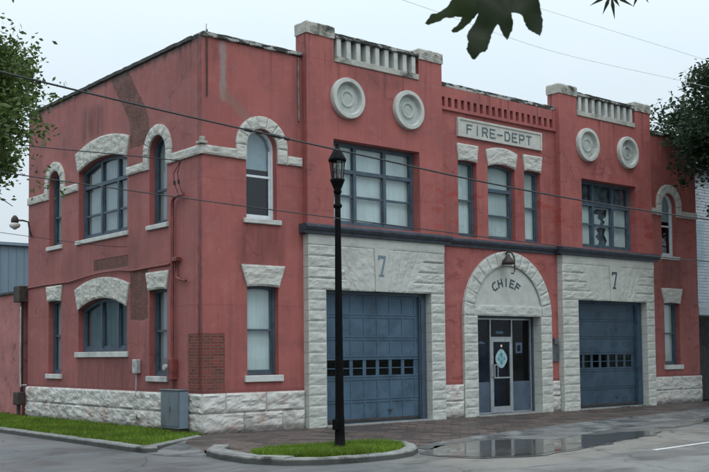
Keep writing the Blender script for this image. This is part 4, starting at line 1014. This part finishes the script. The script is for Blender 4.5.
# ================================================================ trees
def leafcloud(clusters, per, size, seed=1, flat=.75):
    rnd = random.Random(seed); vs = []; fs = []
    for (c, r, m) in clusters:
        c = Vector(c); n = int(per * m)
        # several twig-sprays per cluster
        sprays = [(c + Vector((rnd.gauss(0, .5), rnd.gauss(0, .5), rnd.gauss(0, .4))) * r, rnd.uniform(.25, .5) * r) for _ in range(max(3, n // 26))]
        for _ in range(n):
            sc, sr = rnd.choice(sprays); d = Vector((rnd.gauss(0, 1), rnd.gauss(0, 1), rnd.gauss(0, flat))) * sr * .62; p = sc + d * min(1., 1.9 * sr / max(.01, d.length))
            u = Vector((rnd.gauss(0, 1), rnd.gauss(0, 1), rnd.gauss(0, .6))).normalized(); v = u.cross(Vector((rnd.gauss(0, 1), rnd.gauss(0, 1), rnd.gauss(0, 1)))).normalized()
            s = size * rnd.uniform(.6, 1.3); i = len(vs)
            vs += [tuple(p - u * s * .6), tuple(p + v * s * .28), tuple(p + u * s * .6 + v.cross(u) * s * .12), tuple(p - v * s * .28)]; fs.append((i, i + 1, i + 2, i + 3))
    return vs, fs
def tree(name, label, base, trunk_top, r, clusters, per, size, mat, seed, group=None):
    g = T(name, label, 'tree', base, group)
    bm = NB(); b, tt = Vector(base), Vector(trunk_top)
    pts = [b + (tt - b) * k / 6 + Vector((noise.noise(Vector((k, seed, 0))), noise.noise(Vector((k, seed, 5))), 0)) * .25 * (k > 0) for k in range(7)]
    tube(bm, pts, r, 12, r * .55); child('trunk', bm, 'bark', g, True)
    rnd = random.Random(seed)
    bm = NB()
    for (c, cr, m) in clusters:
        s = pts[rnd.choice((3, 4, 5, 6))]; c = Vector(c)
        mid = (s + c) / 2 + Vector((rnd.gauss(0, .2), rnd.gauss(0, .2), .35)); tube(bm, catmull([s, mid, c], 4), r * .22, 6, .015)
        for _ in range(3):
            e = c + Vector((rnd.gauss(0, .5), rnd.gauss(0, .5), rnd.gauss(0, .4))) * cr; tube(bm, [mid.lerp(c, .6), (mid.lerp(c, .8) + e) / 2 + Vector((0, 0, .1)), e], .02, 5, .006)
    child('limbs', bm, 'bark', g)
    vs, fs = leafcloud(clusters, per, size, seed)
    o = raw('crown', vs, fs, mat, g); o.matrix_parent_inverse = Matrix.Translation(-Vector(g.location)); return g
# left oak: across the side street, only its right edge enters the view
rnd = random.Random(3); cl = []
LT = [(-6.45, -3.6, 6.6, .7), (-6.3, -3.0, 6.95, .5), (-5.9, -2.9, 6.65, .55), (-6.5, -3.8, 5.8, .7), (-6.05, -3.0, 6.0, .5), (-6.3, -3.4, 5.35, .5), (-6.6, -3.8, 4.95, .45), (-6.1, -2.9, 7.1, .3), (-6.55, -3.5, 7.05, .35),
      (-5.45, -2.8, 7.0, .22), (-5.25, -2.7, 6.98, .14), (-5.7, -2.8, 6.95, .25), (-5.75, -2.8, 6.3, .3), (-6.2, -3.4, 7.3, .14), (-6.0, -3.1, 5.2, .28)]
for (x, y, z, r) in LT: cl.append(((x, y, z), r, r * r * 3.2))
for _ in range(46):
    a = rnd.uniform(0, 2 * PI); q = math.sqrt(rnd.random()) * 3.6; x, y = -9.6 + q * math.cos(a), -2.2 + q * math.sin(a); z = rnd.uniform(4.9, 7.0 - .1 * q)
    if x < -7.2: cl.append(((x, y, z), .9, 1.2))
tree('oak_tree', 'leafy oak across the side street overhanging the left roofline', (-9.6, -2.2, RZ), (-9.5, -2.1, 5.8), .32, cl, 2300, .088, 'leaf', 3)
cl = []; rnd = random.Random(11)
TX, TY = 21.2, -4.7
for _ in range(90):
    a = rnd.uniform(0, 2 * PI); q = math.sqrt(rnd.random()) * 4.6; x, y = TX + q * math.cos(a), TY + q * math.sin(a)
    h = 11.6 - .13 * q * q * .5 - rnd.random() * 3.2; cl.append(((x, y, h), 1.0, 1.0))
for _ in range(26):
    a = rnd.uniform(2.2, 4.6); q = rnd.uniform(2.2, 4.6); cl.append(((TX + q * math.cos(a), TY + q * math.sin(a), rnd.uniform(8.2, 10.6)), .8, .8))
for p in ((17.0, -4.4, 9.7), (16.9, -4.4, 9.1), (17.3, -4.4, 8.7), (17.6, -4.5, 10.3), (18.0, -4.3, 7.7), (18.4, -4.3, 8.0)): cl.append((p, .42, .32))
tree('shade_tree', 'dark leafy tree in front of the right wing', (TX, TY, RZ), (TX, TY, 8.2), .38, cl, 1250, .155, 'leafdark', 11)
# foreground tree beside the viewpoint, its branch tip hangs into the top of the view
CR = Vector((0.77221713, -0.63527896, -0.01006698)); CU = Vector((-0.02477264, -0.04593748, 0.9986371)); CF = Vector((0.63487559, 0.7709153, 0.05121125))
g = T('fig_tree', 'broad-leaved tree whose large dark leaves hang over the street', 'tree', (-10.2, -24.0, RZ))
bm = NB(); tube(bm, [(-10.2, -24.0, RZ), (-10.25, -23.95, 1.5), (-10.15, -23.9, 3.0), (-10.2, -23.7, 4.6), (-10.3, -23.6, 6.0)], .17, 12, .07); child('trunk', bm, 'bark', g, True)
bm = NB(); tube(bm, catmull([(-10.18, -23.8, 3.6), (-10.1, -22.0, 4.5), (-10.5, -20.0, 4.0), (-10.72, -19.25, 3.2), (-10.80, -19.10, 2.85)]), .05, 8, .006)
tube(bm, catmull([(-10.1, -22.0, 4.5), (-9.0, -19.5, 5.2), (-7.9, -17.6, 4.9), (-7.52, -17.1, 4.25), (-7.52, -17.1, 3.95)]), .035, 8, .004)
child('branch', bm, 'bark', g)
LA = [(262, 85), (270, 75), (283, 98), (290, 112), (300, 123), (308, 108), (315, 95), (318, 68), (312, 40), (330, 42), (345, 50), (355, 72), (365, 92), (383, 100), (400, 112), (408, 88), (412, 60), (408, 40), (402, 20), (395, -15), (360, -60), (300, -75), (240, -60), (205, -20), (203, 10), (210, 45), (195, 75), (183, 92), (175, 110), (180, 128), (173, 150), (182, 166), (195, 183), (205, 178), (215, 165), (232, 160), (240, 150), (246, 130), (250, 108)]
LB = [(212, 22), (196, 38), (185, 52), (170, 66), (150, 80), (138, 82), (130, 75), (138, 66), (150, 58), (160, 44), (165, 32), (150, 33), (130, 37), (110, 38), (92, 48), (75, 52), (62, 56), (50, 50), (58, 38), (70, 22), (85, 22), (100, 15), (110, 8), (120, 0), (150, -40), (210, -50), (240, -20)]
O0 = Vector((-12.4457, -20.6888, 1.82648)) + CF * 2.3 + CR * ((410 - 354.5) / 1024.68 * 2.3) + CU * (301.3 / 1024.68 * 2.3)
def bigleaf(outline, o, r, u, f, sc, thick=0.):
    cx = sum(p[0] for p in outline) / len(outline); cy = sum(p[1] for p in outline) / len(outline)
    rv, re, rf, *_ = delaunay_2d_cdt([Vector(p) for p in outline] + [Vector((cx, cy))] + [Vector((cx + (p[0] - cx) * .55, cy + (p[1] - cy) * .55)) for p in outline], [(i, (i + 1) % len(outline)) for i in range(len(outline))], [], 1, 1e-6)
    out = []; vs = [o + r * (v.x * sc) - u * (v.y * sc) + f * (.00018 * (abs(v.x - cx) + abs(v.y - cy)) * sc * 900 * .12 + noise.noise(Vector((v.x * .012, v.y * .012, 0))) * .012) for v in rv]
    for t_ in rf:
        c = sum((rv[i] for i in t_), Vector((0, 0))) / 3
        if inpoly(c.x, c.y, outline): out.append(tuple(t_))
    return [tuple(v) for v in vs], out
def teeth(o):
    out = []; n_ = len(o)
    for i in range(n_):
        a, b = Vector(o[i]), Vector(o[(i + 1) % n_]); d_ = b - a; L_ = d_.length; out.append(tuple(a))
        if L_ > 9:
            nn = Vector((d_.y, -d_.x)) / L_; k = max(1, int(L_ / 9))
            for q in range(k): out.append(tuple(a + d_ * ((q + .55) / (k + .1)) + nn * (noise.noise(Vector((i * 3.3, q * 1.7, 0))) * 5)))
    return out
LA = teeth(LA); LB = teeth(LB)
S = 2.3 / 1024.68 / 3.083
V, Fc = bigleaf(LA, O0, CR, CU, CF, S); o = raw('leaf', V, Fc, 'bigleaf', g, True); o.matrix_parent_inverse = Matrix.Translation(-Vector(g.location))
V, Fc = bigleaf(LB, O0 + CF * .05, CR, CU, CF, S * 1.022); o = raw('leaf', V, Fc, 'bigleaf', g, True); o.matrix_parent_inverse = Matrix.Translation(-Vector(g.location))
# narrow leaflets at the second twig
Tw = Vector((-7.52, -17.10, 3.92)); vs = []; fs = []
def leaflet(p, d, l, w):
    d = d.normalized(); s = d.cross(CF).normalized(); i = len(vs)
    vs.extend([tuple(p), tuple(p + d * l * .45 + s * w), tuple(p + d * l), tuple(p + d * l * .45 - s * w)]); fs.append((i, i + 1, i + 2, i + 3))
for (a, l) in ((-60, .14), (-22, .13), (8, .15), (33, .09), (60, .15), (80, .10)):
    a = math.radians(a); leaflet(Tw, CR * math.sin(a) - CU * math.cos(a), l * 1.05, .011)
Tw2 = Tw + CR * .17 + CU * .03
for (a, l) in ((-20, .12), (30, .10)): a = math.radians(a); leaflet(Tw2, CR * math.sin(a) - CU * math.cos(a), l, .011)
o = raw('leaflets', vs, fs, 'bigleaf', g); o.matrix_parent_inverse = Matrix.Translation(-Vector(g.location))
bm = NB(); tube(bm, [Tw + CU * .3 + CR * .05, Tw], .004, 5); tube(bm, [Tw + CU * .3 + CR * .05, Tw2], .003, 5); child('twig', bm, 'bark', g)
# the rest of its crown, above the view
rnd = random.Random(5); VV = []; FF = []
for _ in range(140):
    a = rnd.uniform(0, 2 * PI); q = rnd.random() ** .5 * 2.3; p = Vector((-10.3 + q * math.cos(a), -23.2 + q * math.sin(a), rnd.uniform(4.4, 7.0)))
    r_ = Vector((rnd.gauss(0, 1), rnd.gauss(0, 1), rnd.gauss(0, .4))).normalized(); f_ = r_.cross(Vector((rnd.gauss(0, .3), rnd.gauss(0, .3), 1))).normalized(); u_ = f_.cross(r_)
    V, Fc = bigleaf(LA, p, r_, u_, f_, S * 1.3); k = len(VV); VV += V; FF += [tuple(i + k for i in t_) for t_ in Fc]
o = raw('crown', VV, FF, 'bigleaf', g); o.matrix_parent_inverse = Matrix.Translation(-Vector(g.location))

# ================================================================ camera, sky, sun
cam = bpy.data.cameras.new('camera'); co = bpy.data.objects.new('camera', cam); COL.objects.link(co); scene.camera = co
m3 = Matrix((CR, CU, -CF)).transposed(); co.matrix_world = Matrix.Translation((-12.445751, -20.688842, 1.826475)) @ m3.to_4x4()
cam.sensor_width = 36; cam.lens = 1024.678 / 709 * 36; cam.shift_y = (301.3017 - 236) / 709; cam.dof.use_dof = True; cam.dof.focus_distance = 26; cam.dof.aperture_fstop = 18; cam.clip_end = 3000; cam.clip_start = .05
w = bpy.data.worlds.new('World'); scene.world = w; w.use_nodes = True; nt = w.node_tree; nt.nodes.clear()
out = nt.nodes.new('ShaderNodeOutputWorld'); bg = nt.nodes.new('ShaderNodeBackground'); sky = nt.nodes.new('ShaderNodeTexSky')
SE, SR = 55, 235
sky.sky_type = 'NISHITA'; sky.sun_disc = False; sky.sun_elevation = math.radians(SE); sky.sun_rotation = math.radians(SR); sky.air_density = 1; sky.dust_density = 3
bg.inputs[1].default_value = .1
tc = nt.nodes.new('ShaderNodeTexCoord'); mp = nt.nodes.new('ShaderNodeMapping'); mp.inputs['Scale'].default_value = (1, 1, 2.5)
nz = nt.nodes.new('ShaderNodeTexNoise'); nz.inputs['Scale'].default_value = 2.2; nz.inputs['Detail'].default_value = 5
nt.links.new(tc.outputs['Generated'], mp.inputs[0]); nt.links.new(mp.outputs[0], nz.inputs['Vector'])
cr = nt.nodes.new('ShaderNodeMix'); cr.data_type = 'RGBA'; nt.links.new(nz.outputs[0], cr.inputs[0])
cr.inputs[6].default_value = (7.7, 9.2, 10.2, 1); cr.inputs[7].default_value = (9.1, 10.0, 10.5, 1)
mx = nt.nodes.new('ShaderNodeMix'); mx.data_type = 'RGBA'; mx.inputs[0].default_value = .9
nt.links.new(sky.outputs[0], mx.inputs[6]); nt.links.new(cr.outputs[2], mx.inputs[7]); sx = nt.nodes.new('ShaderNodeSeparateXYZ'); nt.links.new(tc.outputs['Generated'], sx.inputs[0])
mr = nt.nodes.new('ShaderNodeMapRange'); pw = nt.nodes.new('ShaderNodeMath'); pw.operation = 'POWER'; pw.use_clamp = True; nt.links.new(sx.outputs[2], pw.inputs[0]); pw.inputs[1].default_value = 1.7; nt.links.new(pw.outputs[0], mr.inputs[0]); mr.inputs[1].default_value = 0; mr.inputs[2].default_value = 1; mr.inputs[3].default_value = .80; mr.inputs[4].default_value = 2.9
vm = nt.nodes.new('ShaderNodeVectorMath'); vm.operation = 'SCALE'; nt.links.new(mx.outputs[2], vm.inputs[0]); nt.links.new(mr.outputs[0], vm.inputs[3]); nt.links.new(vm.outputs[0], bg.inputs[0]); nt.links.new(bg.outputs[0], out.inputs[0])
sl = bpy.data.lights.new('sun', 'SUN'); sl.energy = .6; sl.angle = math.radians(25); sl.color = (1, .97, .93); so = bpy.data.objects.new('sun', sl); COL.objects.link(so)
# sun from the street side, in front and left of the facade
d = Vector((-.45 * math.cos(math.radians(SE)), -.89 * math.cos(math.radians(SE)), math.sin(math.radians(SE))))
so.rotation_euler = d.to_track_quat('Z', 'Y').to_euler(); so.location = (-10, -20, 30)
sky.sun_rotation = math.atan2(d.x, d.y)
scene.view_settings.view_transform = 'Standard'; scene.view_settings.look = 'None'; scene.view_settings.exposure = 0
scene.render.engine = 'CYCLES'
